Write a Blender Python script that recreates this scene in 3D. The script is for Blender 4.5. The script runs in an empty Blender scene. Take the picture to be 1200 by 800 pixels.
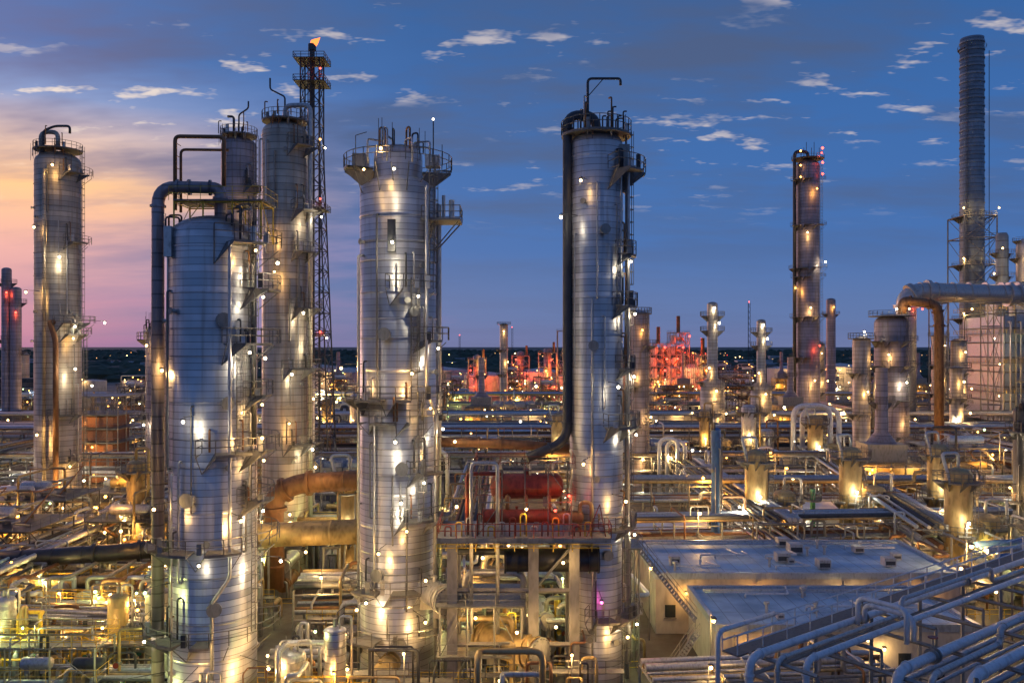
import bpy, math, random
from math import sin, cos, pi, radians, sqrt, atan2, floor
R = random.Random(11)
scene = bpy.context.scene

# ---------------------------------------------------------------- materials
def new_mat(name):
    m = bpy.data.materials.new(name); m.use_nodes = True
    nt = m.node_tree; nt.nodes.clear()
    out = nt.nodes.new('ShaderNodeOutputMaterial')
    return m, nt, out
def N(nt, t, **kw):
    n = nt.nodes.new(t)
    for k, v in kw.items(): setattr(n, k, v)
    return n
def M(nt, op, a, b=None, c=None, clamp=False):
    n = nt.nodes.new('ShaderNodeMath'); n.operation = op; n.use_clamp = clamp
    for i, x in enumerate((a, b, c)):
        if x is None: continue
        if isinstance(x, (int, float)): n.inputs[i].default_value = x
        else: nt.links.new(x, n.inputs[i])
    return n.outputs[0]
def mixc(nt, fac, a, b, blend='MIX'):
    n = nt.nodes.new('ShaderNodeMix'); n.data_type = 'RGBA'; n.blend_type = blend
    for sock, x in ((n.inputs[0], fac), (n.inputs[6], a), (n.inputs[7], b)):
        if isinstance(x, (int, float)): sock.default_value = x
        elif isinstance(x, tuple): sock.default_value = (x[0], x[1], x[2], 1)
        else: nt.links.new(x, sock)
    return n.outputs[2]
def ramp(nt, fac, stops):
    n = nt.nodes.new('ShaderNodeValToRGB')
    el = n.color_ramp.elements
    while len(el) < len(stops): el.new(0.5)
    for e, (p, c) in zip(el, stops):
        e.position = p
        e.color = (c, c, c, 1) if isinstance(c, (int, float)) else (c[0], c[1], c[2], 1)
    nt.links.new(fac, n.inputs[0]); return n.outputs[0]
def noise(nt, vec, scale, detail=4, rough=.55):
    n = nt.nodes.new('ShaderNodeTexNoise'); n.inputs['Scale'].default_value = scale
    n.inputs['Detail'].default_value = detail; n.inputs['Roughness'].default_value = rough
    if vec is not None: nt.links.new(vec, n.inputs['Vector'])
    return n.outputs[0]
def mapping(nt, vec, sc):
    n = nt.nodes.new('ShaderNodeMapping'); n.inputs['Scale'].default_value = sc
    nt.links.new(vec, n.inputs['Vector']); return n.outputs[0]

def pmat(name, col, metal=0.0, rough=.6, sc=1.5, amt=.35, dirt=(.06, .045, .03), dirt_amt=.35):
    m, nt, out = new_mat(name)
    p = N(nt, 'ShaderNodeBsdfPrincipled'); nt.links.new(p.outputs[0], out.inputs[0])
    tc = N(nt, 'ShaderNodeTexCoord').outputs['Object']
    n1 = noise(nt, mapping(nt, tc, (1.3, 1.3, .5)), sc, 2)
    dark = tuple(c*(1-amt) for c in col)
    k = 1-dirt_amt; mixd = tuple(c*k+d*dirt_amt for c, d in zip(col, dirt))
    nt.links.new(ramp(nt, n1, [(.3, dark), (.5, col), (.56, col), (.72, mixd)]), p.inputs['Base Color'])
    p.inputs['Metallic'].default_value = metal
    nt.links.new(M(nt, 'MULTIPLY_ADD', n1, .35, rough-.17, clamp=True), p.inputs['Roughness'])
    return m

def clad_mat(name, col, row=.55, metal=.8, rough=.36, warm=(.2, .12, .06), streak=.6):
    m, nt, out = new_mat(name)
    p = N(nt, 'ShaderNodeBsdfPrincipled'); nt.links.new(p.outputs[0], out.inputs[0])
    tc = N(nt, 'ShaderNodeTexCoord').outputs['Object']
    s = N(nt, 'ShaderNodeSeparateXYZ'); nt.links.new(tc, s.inputs[0])
    zr = M(nt, 'DIVIDE', s.outputs[2], row); rowi = M(nt, 'FLOOR', zr); fr = M(nt, 'FRACT', zr)
    wn = N(nt, 'ShaderNodeTexWhiteNoise', noise_dimensions='1D'); nt.links.new(rowi, wn.inputs['W'])
    seam = M(nt, 'LESS_THAN', fr, .12)
    st = noise(nt, mapping(nt, tc, (1.3, 1.3, .08)), 1.7, 3)
    bl = noise(nt, mapping(nt, tc, (1, 1, .8)), .4, 2)
    v = M(nt, 'MULTIPLY_ADD', wn.outputs[0], .38, .70)
    base = mixc(nt, 1.0, col, v, 'MULTIPLY')
    base = mixc(nt, M(nt, 'MULTIPLY', ramp(nt, st, [(.50, 0), (.70, 1)]), streak), base, warm)
    base = mixc(nt, M(nt, 'MULTIPLY', ramp(nt, bl, [(.4, 0), (.65, 1)]), .45), base, tuple(c*.45 for c in col))
    base = mixc(nt, M(nt, 'MULTIPLY', seam, .55), base, (.06, .055, .05))
    nt.links.new(base, p.inputs['Base Color'])
    p.inputs['Metallic'].default_value = metal
    nt.links.new(M(nt, 'MULTIPLY_ADD', wn.outputs[0], .16, M(nt, 'MULTIPLY_ADD', st, .3, rough-.17)), p.inputs['Roughness'])
    return m

def emis(name, col, st):
    m, nt, out = new_mat(name)
    e = N(nt, 'ShaderNodeEmission'); e.inputs[0].default_value = (*col, 1); e.inputs[1].default_value = st
    nt.links.new(e.outputs[0], out.inputs[0])
    try: m.cycles.emission_sampling = 'NONE'
    except Exception: pass
    return m

CLAD = clad_mat('aluminium_cladding', (.60, .61, .65), streak=.4, warm=(.26, .20, .15))
CLADW = clad_mat('aged_cladding', (.54, .48, .40), row=.9, warm=(.2, .12, .06), metal=.6, rough=.42, streak=.5)
CLADR = clad_mat('purple_grey_cladding', (.40, .35, .37), row=1.1, metal=.55, rough=.45)
CHIM = clad_mat('chimney_shell', (.27, .34, .40), row=3.0, metal=.3, rough=.5, warm=(.2, .2, .2), streak=.3)
STEEL = pmat('galvanised_steel', (.27, .275, .27), .45, .55)
RAILM = pmat('weathered_railing', (.17, .165, .16), .3, .6)
DARK = pmat('dark_steel', (.06, .065, .075), .3, .5)
SILV = pmat('insulated_pipe', (.50, .50, .50), .6, .40, 2.5)
WHITE = pmat('white_painted_pipe', (.60, .64, .69), .1, .4, 2.0, .25, dirt_amt=.3)
GREYP = pmat('grey_painted_pipe', (.38, .45, .54), .35, .38, 2.0, .3, dirt_amt=.35)
RUST = pmat('rusted_duct', (.24, .12, .055), .2, .6, .9, .5, dirt=(.05, .025, .015), dirt_amt=.6)
TAN = pmat('tan_duct', (.40, .30, .14), .25, .5, .9, .45, dirt=(.09, .05, .02), dirt_amt=.6)
BLACK = pmat('black_duct', (.035, .038, .045), .3, .4, 1.2, .4)
YEL = pmat('yellow_paint', (.62, .42, .04), 0, .5)
REDP = pmat('red_paint', (.24, .04, .025), .1, .45, 1.5, .5, dirt_amt=.7)
GRN = pmat('green_paint', (.05, .22, .1), 0, .5)
BLUEP = pmat('blue_paint', (.06, .15, .35), 0, .5)
CONC = pmat('concrete', (.26, .25, .24), 0, .85, 1.2, .35)
WALL = pmat('cream_wall', (.46, .44, .41), 0, .8, .8, .25)
WHT = pmat('white_wall', (.68, .70, .72), 0, .6, .6, .15, dirt_amt=.2)
BRICK = pmat('brick_wall', (.30, .15, .10), 0, .85, 3, .35)
GLASS = pmat('dark_window', (.03, .04, .05), 0, .2)
TANKM = pmat('tank_paint', (.52, .50, .48), 0, .5, .3, .25)
def roof_mat():
    m, nt, out = new_mat('membrane_roof')
    p = N(nt, 'ShaderNodeBsdfPrincipled'); nt.links.new(p.outputs[0], out.inputs[0])
    tc = N(nt, 'ShaderNodeTexCoord').outputs['Object']
    s = N(nt, 'ShaderNodeSeparateXYZ'); nt.links.new(tc, s.inputs[0])
    seam = M(nt, 'LESS_THAN', M(nt, 'FRACT', M(nt, 'DIVIDE', s.outputs[0], 1.5)), .05)
    seam2 = M(nt, 'LESS_THAN', M(nt, 'FRACT', M(nt, 'DIVIDE', s.outputs[1], 6.1)), .02)
    sm = M(nt, 'MAXIMUM', seam, seam2)
    n1 = noise(nt, tc, .25, 5, .65)
    c = mixc(nt, ramp(nt, n1, [(.38, 0), (.62, 1)]), (.24, .36, .48), (.46, .60, .72))
    c = mixc(nt, M(nt, 'MULTIPLY', sm, .6), c, (.10, .13, .17))
    nt.links.new(c, p.inputs['Base Color']); nt.links.new(M(nt, 'MULTIPLY_ADD', n1, .6, .3), p.inputs['Roughness'])
    return m
ROOF = roof_mat()
def ground_mat():
    m, nt, out = new_mat('plant_ground')
    p = N(nt, 'ShaderNodeBsdfPrincipled'); nt.links.new(p.outputs[0], out.inputs[0])
    tc = N(nt, 'ShaderNodeTexCoord').outputs['Object']
    n1 = noise(nt, tc, .04, 3, .6); n2 = noise(nt, tc, .6, 4, .7)
    c = mixc(nt, ramp(nt, n1, [(.42, 0), (.58, 1)]), (.045, .043, .042), (.15, .14, .12))
    c = mixc(nt, ramp(nt, n2, [(.4, 0), (.7, .6)]), c, (.07, .055, .04))
    sy = N(nt, 'ShaderNodeSeparateXYZ'); nt.links.new(tc, sy.inputs[0])
    far = M(nt, 'MULTIPLY', M(nt, 'SUBTRACT', sy.outputs[1], 600.0), 1/500., clamp=True)
    c = mixc(nt, far, c, (.05, .06, .045))
    nt.links.new(c, p.inputs['Base Color']); nt.links.new(M(nt, 'MULTIPLY_ADD', n2, .5, .4), p.inputs['Roughness'])
    return m
GROUND = ground_mat()
ASPH = pmat('asphalt', (.05, .05, .052), 0, .8, .6, .3, dirt_amt=.2)
PAINT = pmat('road_paint', (.7, .68, .6), 0, .7, 3, .3)
TREE = pmat('distant_foliage', (.055, .085, .06), 0, .9, .05, .5, dirt_amt=.1)
BW = emis('bulb_warm', (1, .60, .22), 16); BH = emis('bulb_white', (1, .85, .60), 22)
BR = emis('bulb_red', (1, .07, .04), 9); BS = emis('bulb_sodium', (1, .42, .08), 12); BG = emis('bulb_green', (.65, 1, .4), 8)
BB = emis('bulb_blue', (.45, .65, 1), 8); BM = emis('bulb_magenta', (1, .12, .4), 8)
DW = emis('far_bulb_warm', (1, .55, .2), 2.2); DS = emis('far_bulb_sodium', (1, .38, .1), 1.6); DH = emis('far_bulb_white', (1, .85, .6), 2.4)
FLAME = emis('flare_flame', (1, .22, .05), 2.5)
LITW = emis('lit_window', (1, .6, .25), 1.5)

WARM = (1, .58, .19); SOD = (1, .45, .08); WH = (1, .83, .55); GRE = (.88, .92, .28); RED = (1, .10, .03); MAG = (1, .08, .45); BLW = (.6, .8, 1)
BULB = {WARM: BW, SOD: BS, WH: BH, GRE: BG, RED: BR, MAG: BM, BLW: BB}

# ---------------------------------------------------------------- builder
def add(a, b): return (a[0]+b[0], a[1]+b[1], a[2]+b[2])
def sub(a, b): return (a[0]-b[0], a[1]-b[1], a[2]-b[2])
def mul(a, k): return (a[0]*k, a[1]*k, a[2]*k)
def dot(a, b): return a[0]*b[0]+a[1]*b[1]+a[2]*b[2]
def cross(a, b): return (a[1]*b[2]-a[2]*b[1], a[2]*b[0]-a[0]*b[2], a[0]*b[1]-a[1]*b[0])
def ln(a): return sqrt(dot(a, a))
def nrm(a):
    l = ln(a) or 1e-9; return (a[0]/l, a[1]/l, a[2]/l)
def basis(w):
    t = (0, 0, 1) if abs(w[2]) < .9 else (1, 0, 0)
    u = nrm(cross(t, w)); return u, cross(w, u)
LIGHTS = {}
def light_data(col, p, r):
    k = (col, round(p, 1), r)
    if k not in LIGHTS:
        l = bpy.data.lights.new('lamp_light', 'POINT'); l.color = col; l.energy = p; l.shadow_soft_size = r
        LIGHTS[k] = l
    return LIGHTS[k]

class B:
    def __init__(s): s.v = []; s.f = []; s.m = []; s.sm = []; s.slots = []; s.lights = []
    def mi(s, mat):
        if mat not in s.slots: s.slots.append(mat)
        return s.slots.index(mat)
    def face(s, idx, mi, smooth=False): s.f.append(idx); s.m.append(mi); s.sm.append(smooth)
    def revolve(s, o, axis, prof, mat, n=16, smooth=True, cap=True):
        w = nrm(axis); u, v = basis(w); mi = s.mi(mat); prev = None
        cs = [(cos(2*pi*i/n), sin(2*pi*i/n)) for i in range(n)]
        def ring(r, h):
            b0 = len(s.v); c = add(o, mul(w, h))
            for a, b in cs: s.v.append((c[0]+r*(u[0]*a+v[0]*b), c[1]+r*(u[1]*a+v[1]*b), c[2]+r*(u[2]*a+v[2]*b)))
            return b0
        for r, h in prof:
            b0 = ring(r, h)
            if prev is not None:
                for i in range(n):
                    j = (i+1) % n; s.face((prev+i, prev+j, b0+j, b0+i), mi, smooth)
            prev = b0
        if cap:
            a = ring(*prof[0]); s.face(tuple(range(a+n-1, a-1, -1)), mi)
            a = ring(*prof[-1]); s.face(tuple(range(a, a+n)), mi)
    def tube(s, p0, p1, r, mat, n=8, r1=None, cap=True):
        d = sub(p1, p0); s.revolve(p0, d, [(r, 0), (r if r1 is None else r1, ln(d))], mat, n, n > 5, cap)
    def beam(s, p0, p1, w, mat):
        s.tube(p0, p1, w*.7, mat, 4, cap=False)
    def path(s, pts, r, mat, n=8, bend=None, steps=4, flange=False):
        q0 = [pts[0]]
        for p in pts[1:]:
            if ln(sub(p, q0[-1])) > .02: q0.append(p)
        pts = q0
        bend = bend or 3*r; P = [pts[0]]
        for i in range(1, len(pts)-1):
            a, b, c = pts[i-1], pts[i], pts[i+1]
            da = sub(a, b); dc = sub(c, b); la = ln(da); lc = ln(dc); t = min(bend, la*.45, lc*.45)
            p1 = add(b, mul(da, t/la)); p2 = add(b, mul(dc, t/lc))
            for k in range(steps+1):
                q = k/steps
                P.append(tuple((1-q)**2*p1[j]+2*q*(1-q)*b[j]+q*q*p2[j] for j in range(3)))
            if flange:
                for pp, dd in ((p1, da), (p2, dc)):
                    dd = nrm(dd); s.tube(pp, add(pp, mul(dd, r*.35)), r*1.28, mat, n)
        P.append(pts[-1]); mi = s.mi(mat)
        u = None; prev = None
        for i, p in enumerate(P):
            t = nrm(sub(P[min(i+1, len(P)-1)], P[max(i-1, 0)]))
            if u is None: u, _ = basis(t)
            u = nrm(sub(u, mul(t, dot(u, t)))); v = cross(t, u); b0 = len(s.v)
            for k in range(n):
                a = cos(2*pi*k/n)*r; b = sin(2*pi*k/n)*r
                s.v.append((p[0]+u[0]*a+v[0]*b, p[1]+u[1]*a+v[1]*b, p[2]+u[2]*a+v[2]*b))
            if prev is not None:
                for k in range(n):
                    j = (k+1) % n; s.face((prev+k, prev+j, b0+j, b0+k), mi, True)
            else: s.face(tuple(range(b0+n-1, b0-1, -1)), mi)
            prev = b0
        s.face(tuple(range(prev, prev+n)), mi)
    def box(s, x0, x1, y0, y1, z0, z1, mat):
        b = len(s.v); mi = s.mi(mat)
        s.v += [(x0, y0, z0), (x1, y0, z0), (x1, y1, z0), (x0, y1, z0), (x0, y0, z1), (x1, y0, z1), (x1, y1, z1), (x0, y1, z1)]
        for f in ((3, 2, 1, 0), (4, 5, 6, 7), (0, 1, 5, 4), (1, 2, 6, 5), (2, 3, 7, 6), (3, 0, 4, 7)):
            s.face(tuple(b+i for i in f), mi)
    def quad(s, a, b, c, d, mat):
        k = len(s.v); s.v += [a, b, c, d]; s.face((k, k+1, k+2, k+3), s.mi(mat))
    def octa(s, p, r, mat):
        b = len(s.v); mi = s.mi(mat); x, y, z = p
        s.v += [(x+r, y, z), (x-r, y, z), (x, y+r, z), (x, y-r, z), (x, y, z+r), (x, y, z-r)]
        for f in ((0, 2, 4), (2, 1, 4), (1, 3, 4), (3, 0, 4), (2, 0, 5), (1, 2, 5), (3, 1, 5), (0, 3, 5)): s.face(tuple(b+i for i in f), mi)
    def bulb(s, p, r, mat):
        s.revolve(p, (0, 0, 1), [(r*.05, -r), (r*.7, -r*.7), (r, 0), (r*.7, r*.7), (r*.05, r)], mat, 8, True, False)
    def rail(s, pts, h=1.1, mat=None, w=.055, sp=1.5):
        mat = mat or RAILM
        for a, b in zip(pts[:-1], pts[1:]):
            d = sub(b, a); L = ln(d); k = max(1, int(L/sp))
            for q in (h, h*.52): s.beam((a[0], a[1], a[2]+q), (b[0], b[1], b[2]+q), w, mat)
            for i in range(k+1):
                p = add(a, mul(d, i/k)); s.beam(p, (p[0], p[1], p[2]+h), w, mat)
    def ringplat(s, z, ri, ro, a0, a1, mat=None, cx=0, cy=0, h=1.15, rmat=None):
        mat = mat or RAILM; mi = s.mi(mat); full = a1-a0 >= 359
        k = max(3, int((a1-a0)/15)); pts = []
        b0 = len(s.v)
        for i in range(k+1):
            a = radians(a0+(a1-a0)*i/k); c, q = cos(a), sin(a)
            s.v += [(cx+ri*c, cy+ri*q, z), (cx+ro*c, cy+ro*q, z), (cx+ro*c, cy+ro*q, z-.2), (cx+ri*c, cy+ri*q, z-.1)]
            pts.append((cx+ro*c, cy+ro*q, z))
            if i % 3 == 0 and ri > .6:
                s.beam((cx+ro*.96*c, cy+ro*.96*q, z-.2), (cx+ri*c, cy+ri*q, z-.2-(ro-ri)*.8), .06, mat)
        for i in range(k):
            a = b0+4*i; b = a+4
            s.face((a, a+1, b+1, b), mi); s.face((a+1, a+2, b+2, b+1), mi); s.face((a+2, a+3, b+3, b+2), mi)
        if not full:
            c, q = cos(radians(a0)), sin(radians(a0)); c2, q2 = cos(radians(a1)), sin(radians(a1))
            pts = [(cx+ri*c, cy+ri*q, z)]+pts+[(cx+ri*c2, cy+ri*q2, z)]
        s.rail(pts, h, rmat or mat)
    def ladder(s, x, y, z0, z1, ang, mat=None):
        mat = mat or RAILM; a = radians(ang); px, py = -sin(a)*.28, cos(a)*.28; ox, oy = cos(a), sin(a)
        for k in (-1, 1): s.beam((x+px*k, y+py*k, z0), (x+px*k, y+py*k, z1+1), .06, mat)
        z = z0+.3
        while z < z1: s.beam((x+px, y+py, z), (x-px, y-py, z), .04, mat); z += .5
        z = z0+2.4; arc = [radians(t) for t in (-90, -45, 0, 45, 90)]
        def hp(t, z): return (x+ox*(.1+.6*cos(t))-oy*.4*sin(t), y+oy*(.1+.6*cos(t))+ox*.4*sin(t), z)
        if z < z1:
            for t in arc: s.beam(hp(t, z), hp(t, z1+.9), .035, mat)
        while z < z1+1:
            for t, t2 in zip(arc[:-1], arc[1:]): s.beam(hp(t, z), hp(t2, z), .05, mat)
            z += 1.1
    def lamp(s, x, y, z, col=WARM, p=250, r=.2, hood=True):
        s.bulb((x, y, z), r*.85, BULB.get(col, BW))
        if hood: s.box(x-r, x+r, y-r, y+r, z+r+.02, z+r+.1, DARK)
        s.lights.append((x, y-.1, z-r*.9-.14, col, p, .1))
    def pole_lamp(s, x, y, h, col=WARM, p=1500, r=.25):
        s.tube((x, y, 0), (x, y, h+.35), .09, STEEL, 6, .06); s.beam((x, y, h+.35), (x, y-.9, h+.35), .05, STEEL)
        s.box(x-.2, x+.2, y-1.3, y-.7, h+.28, h+.42, DARK); s.bulb((x, y-1, h+.1), r*.8, BULB[col]); s.lights.append((x, y-1., h-.35, col, p, .1))
    def frame(s, x0, x1, y0, y1, zs, nx, ny, mat=None, deck=True, brace=True, w=.14, rails=True, base=0.0, rmat=None):
        mat = mat or STEEL
        X = [x0+(x1-x0)*i/nx for i in range(nx+1)]; Y = [y0+(y1-y0)*i/ny for i in range(ny+1)]
        for x in X:
            for y in Y: s.beam((x, y, base), (x, y, zs[-1]), w, mat)
        pz = base
        for z in zs:
            for y in Y: s.beam((x0, y, z-.1), (x1, y, z-.1), w*.8, mat)
            for x in X: s.beam((x, y0, z-.1), (x, y1, z-.1), w*.8, mat)
            if deck: s.box(x0-.3, x1+.3, y0-.3, y1+.3, z, z+.08, mat)
            if rails: s.rail([(x0-.3, y0-.3, z), (x1+.3, y0-.3, z), (x1+.3, y1+.3, z), (x0-.3, y1+.3, z), (x0-.3, y0-.3, z)], 1.1, rmat or mat, .035, 2)
            if brace:
                s.beam((X[0], y0, pz), (X[1], y0, z), w*.5, mat); s.beam((X[-1], y0, pz), (X[-2], y0, z), w*.5, mat)
                s.beam((x0, Y[0], pz), (x0, Y[1], z), w*.5, mat); s.beam((x1, Y[1], pz), (x1, Y[0], z), w*.5, mat)
            pz = z
    def hvessel(s, p, ax, L, r, mat, n=16, saddle=True, heads='dome'):
        w = nrm(ax)
        if heads == 'dome':
            prof = [(r*.05, -r*.5), (r*.5, -r*.43), (r*.86, -r*.25), (r, 0), (r, L), (r*.86, L+r*.25), (r*.5, L+r*.43), (r*.05, L+r*.5)]
            s.revolve(p, w, prof, mat, n, True, False)
        else:
            s.revolve(p, w, [(r, 0), (r, L)], mat, n)
            for h in (-.02*L, L*.12, L*.9, L*1.0): s.revolve(p, w, [(r*1.14, h), (r*1.14, h+r*.14)], mat, n)
        for t in (.33, .66): s.revolve(p, w, [(r*1.015, L*t), (r*1.015, L*t+.08)], mat, n)
        if saddle:
            for t in (.2, .8):
                c = add(p, mul(w, L*t)); s.box(c[0]-max(.2, abs(w[1])*r*.7), c[0]+max(.2, abs(w[1])*r*.7), c[1]-max(.2, abs(w[0])*r*.7), c[1]+max(.2, abs(w[0])*r*.7), c[2]-r*1.5, c[2]-r*.7, CONC)
        c = add(p, mul(w, L*.5)); s.tube(c, (c[0], c[1], c[2]+r*1.35), r*.18, mat); s.tube((c[0], c[1], c[2]+r*1.3), (c[0], c[1], c[2]+r*1.4), r*.28, mat)
    def stairs(s, p0, p1, w=.9, mat=None):
        mat = mat or STEEL; d = sub(p1, p0); n = max(3, int(abs(d[2])/.25)); h = nrm((d[0], d[1], 0)); q = (-h[1]*w/2, h[0]*w/2, 0)
        for k in (-1, 1):
            a = add(p0, mul(q, k)); b = add(p1, mul(q, k)); s.beam(a, b, .09, mat); s.rail([a, b], 1.0, mat, .04, 1.2)
        for i in range(n):
            c = add(p0, mul(d, (i+.5)/n)); a = add(c, q); b = sub(c, q); t = mul(h, .13)
            s.quad(sub(a, t), add(a, t), add(b, t), sub(b, t), mat)
    def mesh(s, name):
        me = bpy.data.meshes.new(name); me.from_pydata(s.v, [], s.f)
        for m in s.slots: me.materials.append(m)
        me.polygons.foreach_set('material_index', s.m); me.polygons.foreach_set('use_smooth', s.sm); me.update()
        return me
    def build(s, name, loc=(0, 0, 0), rz=0, me=None, lf=1.0, nl=None):
        o = bpy.data.objects.new(name, me or s.mesh(name)); scene.collection.objects.link(o)
        o.location = loc; o.rotation_euler = (0, 0, rz); ls = s.lights
        if nl is not None and len(ls) > nl:
            lf *= (len(ls)/nl)**.8; st = len(ls)/nl; ls = [ls[int(i*st)] for i in range(nl)]
        for (x, y, z, c, p, r) in ls:
            l = bpy.data.objects.new('lamp', light_data(c, p*lf, r)); scene.collection.objects.link(l)
            l.parent = o; l.location = (x, y, z)
        return o

# ---------------------------------------------------------------- columns
def column(name, x, y, r, zt, mat, plats=(), pipes=(), ladders=(), lamps=(), rings=4.0, neck=None, man=(), extra=None, seg=40, dome=.55):
    b = B(); rr_ = random.Random(int(x*7+y))
    prof = [(r*1.02, 0), (r*1.02, 2.5), (r, 2.6), (r, zt)]
    top = zt
    if neck:
        rn, zn = neck; prof += [(rn, zt+(r-rn)*.7), (rn, zn)]; rr = rn; top = zn
    else: rr = r
    for k in range(1, 7):
        a = k/6*pi/2; prof.append((max(rr*cos(a), .02), top+rr*dome*sin(a)))
    b.revolve((0, 0, 0), (0, 0, 1), prof, mat, seg, True, False)
    z = 3.0; i = 0
    while z < zt:
        b.revolve((0, 0, z), (0, 0, 1), [(r*1.015+.01, 0), (r*1.015+.01, .12)], mat, seg, False); z += rings*(1+.25*((i*7) % 3-1)); i += 1
    for (a, z0, z1, pr, pm, off) in pipes:
        c, q = cos(radians(a)), sin(radians(a)); R0 = r+off
        b.path([(c*(r-.2), q*(r-.2), z1), (c*R0, q*R0, z1), (c*R0, q*R0, 0)], pr, pm, 10, pr*2.5, 4, True)
        zz = z0+2
        while zz < z1-2: b.beam((c*r, q*r, zz), (c*R0, q*R0, zz), .07, STEEL); b.revolve((c*R0, q*R0, zz), (0, 0, 1), [(pr*1.12, 0), (pr*1.12, .12)], STEEL, 10); zz += 5
    near = y < 160
    for pl in plats:
        z, a0, a1, w = pl[:4]; ri = pl[4] if len(pl) > 4 else r
        ro = (r if ri >= r else ri)+w; b.ringplat(z, ri, ro, a0, a1)
        if near:
            lo, hi = (-160, -20) if a1-a0 > 359 else (max(a0+8, -165), min(a1-5, -15))
            if hi > lo:
                for k in range(2):
                    a = radians(rr_.uniform(lo, hi)); c, q = cos(a), sin(a)
                    if k == 0 and z < 40: b.lamp(c*ro*.98, q*ro*.98, z-.75, rr_.choice((WARM, WH, WH)), 110 if y < 100 else 220, .13 if y < 100 else .2)
                    b.box(c*ro*.93-.18, c*ro*.93+.18, q*ro*.93-.15, q*ro*.93+.15, z, z+rr_.uniform(.5, 1.3), rr_.choice((STEEL, DARK, SILV)))
                for k in range(3):
                    a = radians(rr_.uniform(lo, hi)); c, q = cos(a), sin(a); ra = r+.35; h = rr_.uniform(1, 3.4)
                    b.path([(c*(r-.1), q*(r-.1), z+h), (c*ra, q*ra, z+h), (c*ra, q*ra, z+.1)], .08, rr_.choice((SILV, DARK, RUST)), 6)
    if near:
        for k in range(int(zt/6)):
            a = radians(rr_.uniform(-170, -10)); c, q = cos(a), sin(a); z0 = rr_.uniform(1, zt-9); z1 = min(zt-1, z0+rr_.uniform(5, 16)); ra = r+.28
            b.path([(c*(r-.1), q*(r-.1), z1), (c*ra, q*ra, z1), (c*ra, q*ra, z0), (c*(r-.1), q*(r-.1), z0-.05)], rr_.choice((.05, .07, .1)), rr_.choice((SILV, STEEL, RAILM)), 6)
            a = radians(rr_.uniform(-165, -15)); c, q = cos(a), sin(a); z = rr_.uniform(3, zt-2)
            b.tube((c*(r-.1), q*(r-.1), z), (c*(r+.35), q*(r+.35), z), .16, SILV, 8); b.tube((c*(r+.35), q*(r+.35), z), (c*(r+.43), q*(r+.43), z), .27, STEEL, 10)
        for k in range(6):
            a = radians(rr_.uniform(-180, 0)); c, q = cos(a)*rr*.75, sin(a)*rr*.75; z = top+rr*dome*.5; h = rr_.uniform(.6, 1.8)
            b.path([(c, q, z-.4), (c, q, z+h), (c*1.4, q*1.4, z+h), (c*1.4, q*1.4, z-.2)], rr_.uniform(.05, .1), rr_.choice((SILV, DARK, RUST)), 6)
            b.beam((c*1.5, q*1.5, top), (c*1.5, q*1.5, top+rr_.uniform(2, 3.2)), .04, DARK)
    for (a, z0, z1) in ladders:
        c, q = cos(radians(a)), sin(radians(a)); b.ladder(c*(r+.25), q*(r+.25), z0, z1, a)
    for (a, z, off, col, p) in lamps:
        if near: off = off*1.25+.45; p *= 1.45
        c, q = cos(radians(a)), sin(radians(a)); b.beam((c*r, q*r, z+.35), (c*(r+off), q*(r+off), z+.35), .05, DARK)
        b.lamp(c*(r+off), q*(r+off), z, col, p, .15 if y < 120 else .24 if y < 200 else .34)
    for (a, z, mr) in man:
        c, q = cos(radians(a)), sin(radians(a)); b.tube((c*(r-.2), q*(r-.2), z), (c*(r+.5), q*(r+.5), z), mr, SILV, 14)
        b.tube((c*(r+.5), q*(r+.5), z), (c*(r+.68), q*(r+.68), z), mr*1.3, STEEL, 14)
    if extra: extra(b)
    return b.build(name, (x, y, 0))

# left tall column
def ex1(b):
    b.path([(-2, -1, 63), (-2, -1, 67.5), (0, -1, 68.3), (2.6, -1, 68.3), (2.6, -1, 67)], .22, DARK, 8)
    b.path([(0, 0, 65), (0, 0, 67.5), (-3.0, 0, 67.5), (-3.0, 0, 60)], .4, CLADW, 8)
    b.path([(1.2, -3.8, 34), (1.2, -4.9, 34), (2.2, -4.9, 31), (2.2, -4.9, 0)], .45, RUST, 10)
    b.path([(0, -3.7, 60), (0, -4.5, 60), (0, -4.5, 0)], .3, CLADW, 8)
column('distillation_column', -79.8, 150, 3.75, 62, CLADW,
       plats=[(64.3, 0, 360, 3.4, .5), (60, -60, 60, 1.8), (48, -50, 50, 1.6), (34, -70, 60, 2.2), (32, -60, 60, 1.6), (18, -80, 40, 1.6), (10, -90, 60, 1.6)],
       ladders=[(0, 32, 64), (20, 0, 32)], pipes=[(160, 0, 58, .3, CLADW, .6)],
       lamps=[(-70, 60.5, 1.6, WARM, 260), (-100, 50, 1.3, WARM, 150), (-60, 45, 1.5, WH, 400), (-110, 39, 1.8, WARM, 300), (-40, 26, 2.2, WH, 500), (-90, 15, 2, WARM, 600), (-60, 7, 3, WARM, 900), (0, 34, 3.2, WH, 500)], extra=ex1)
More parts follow.
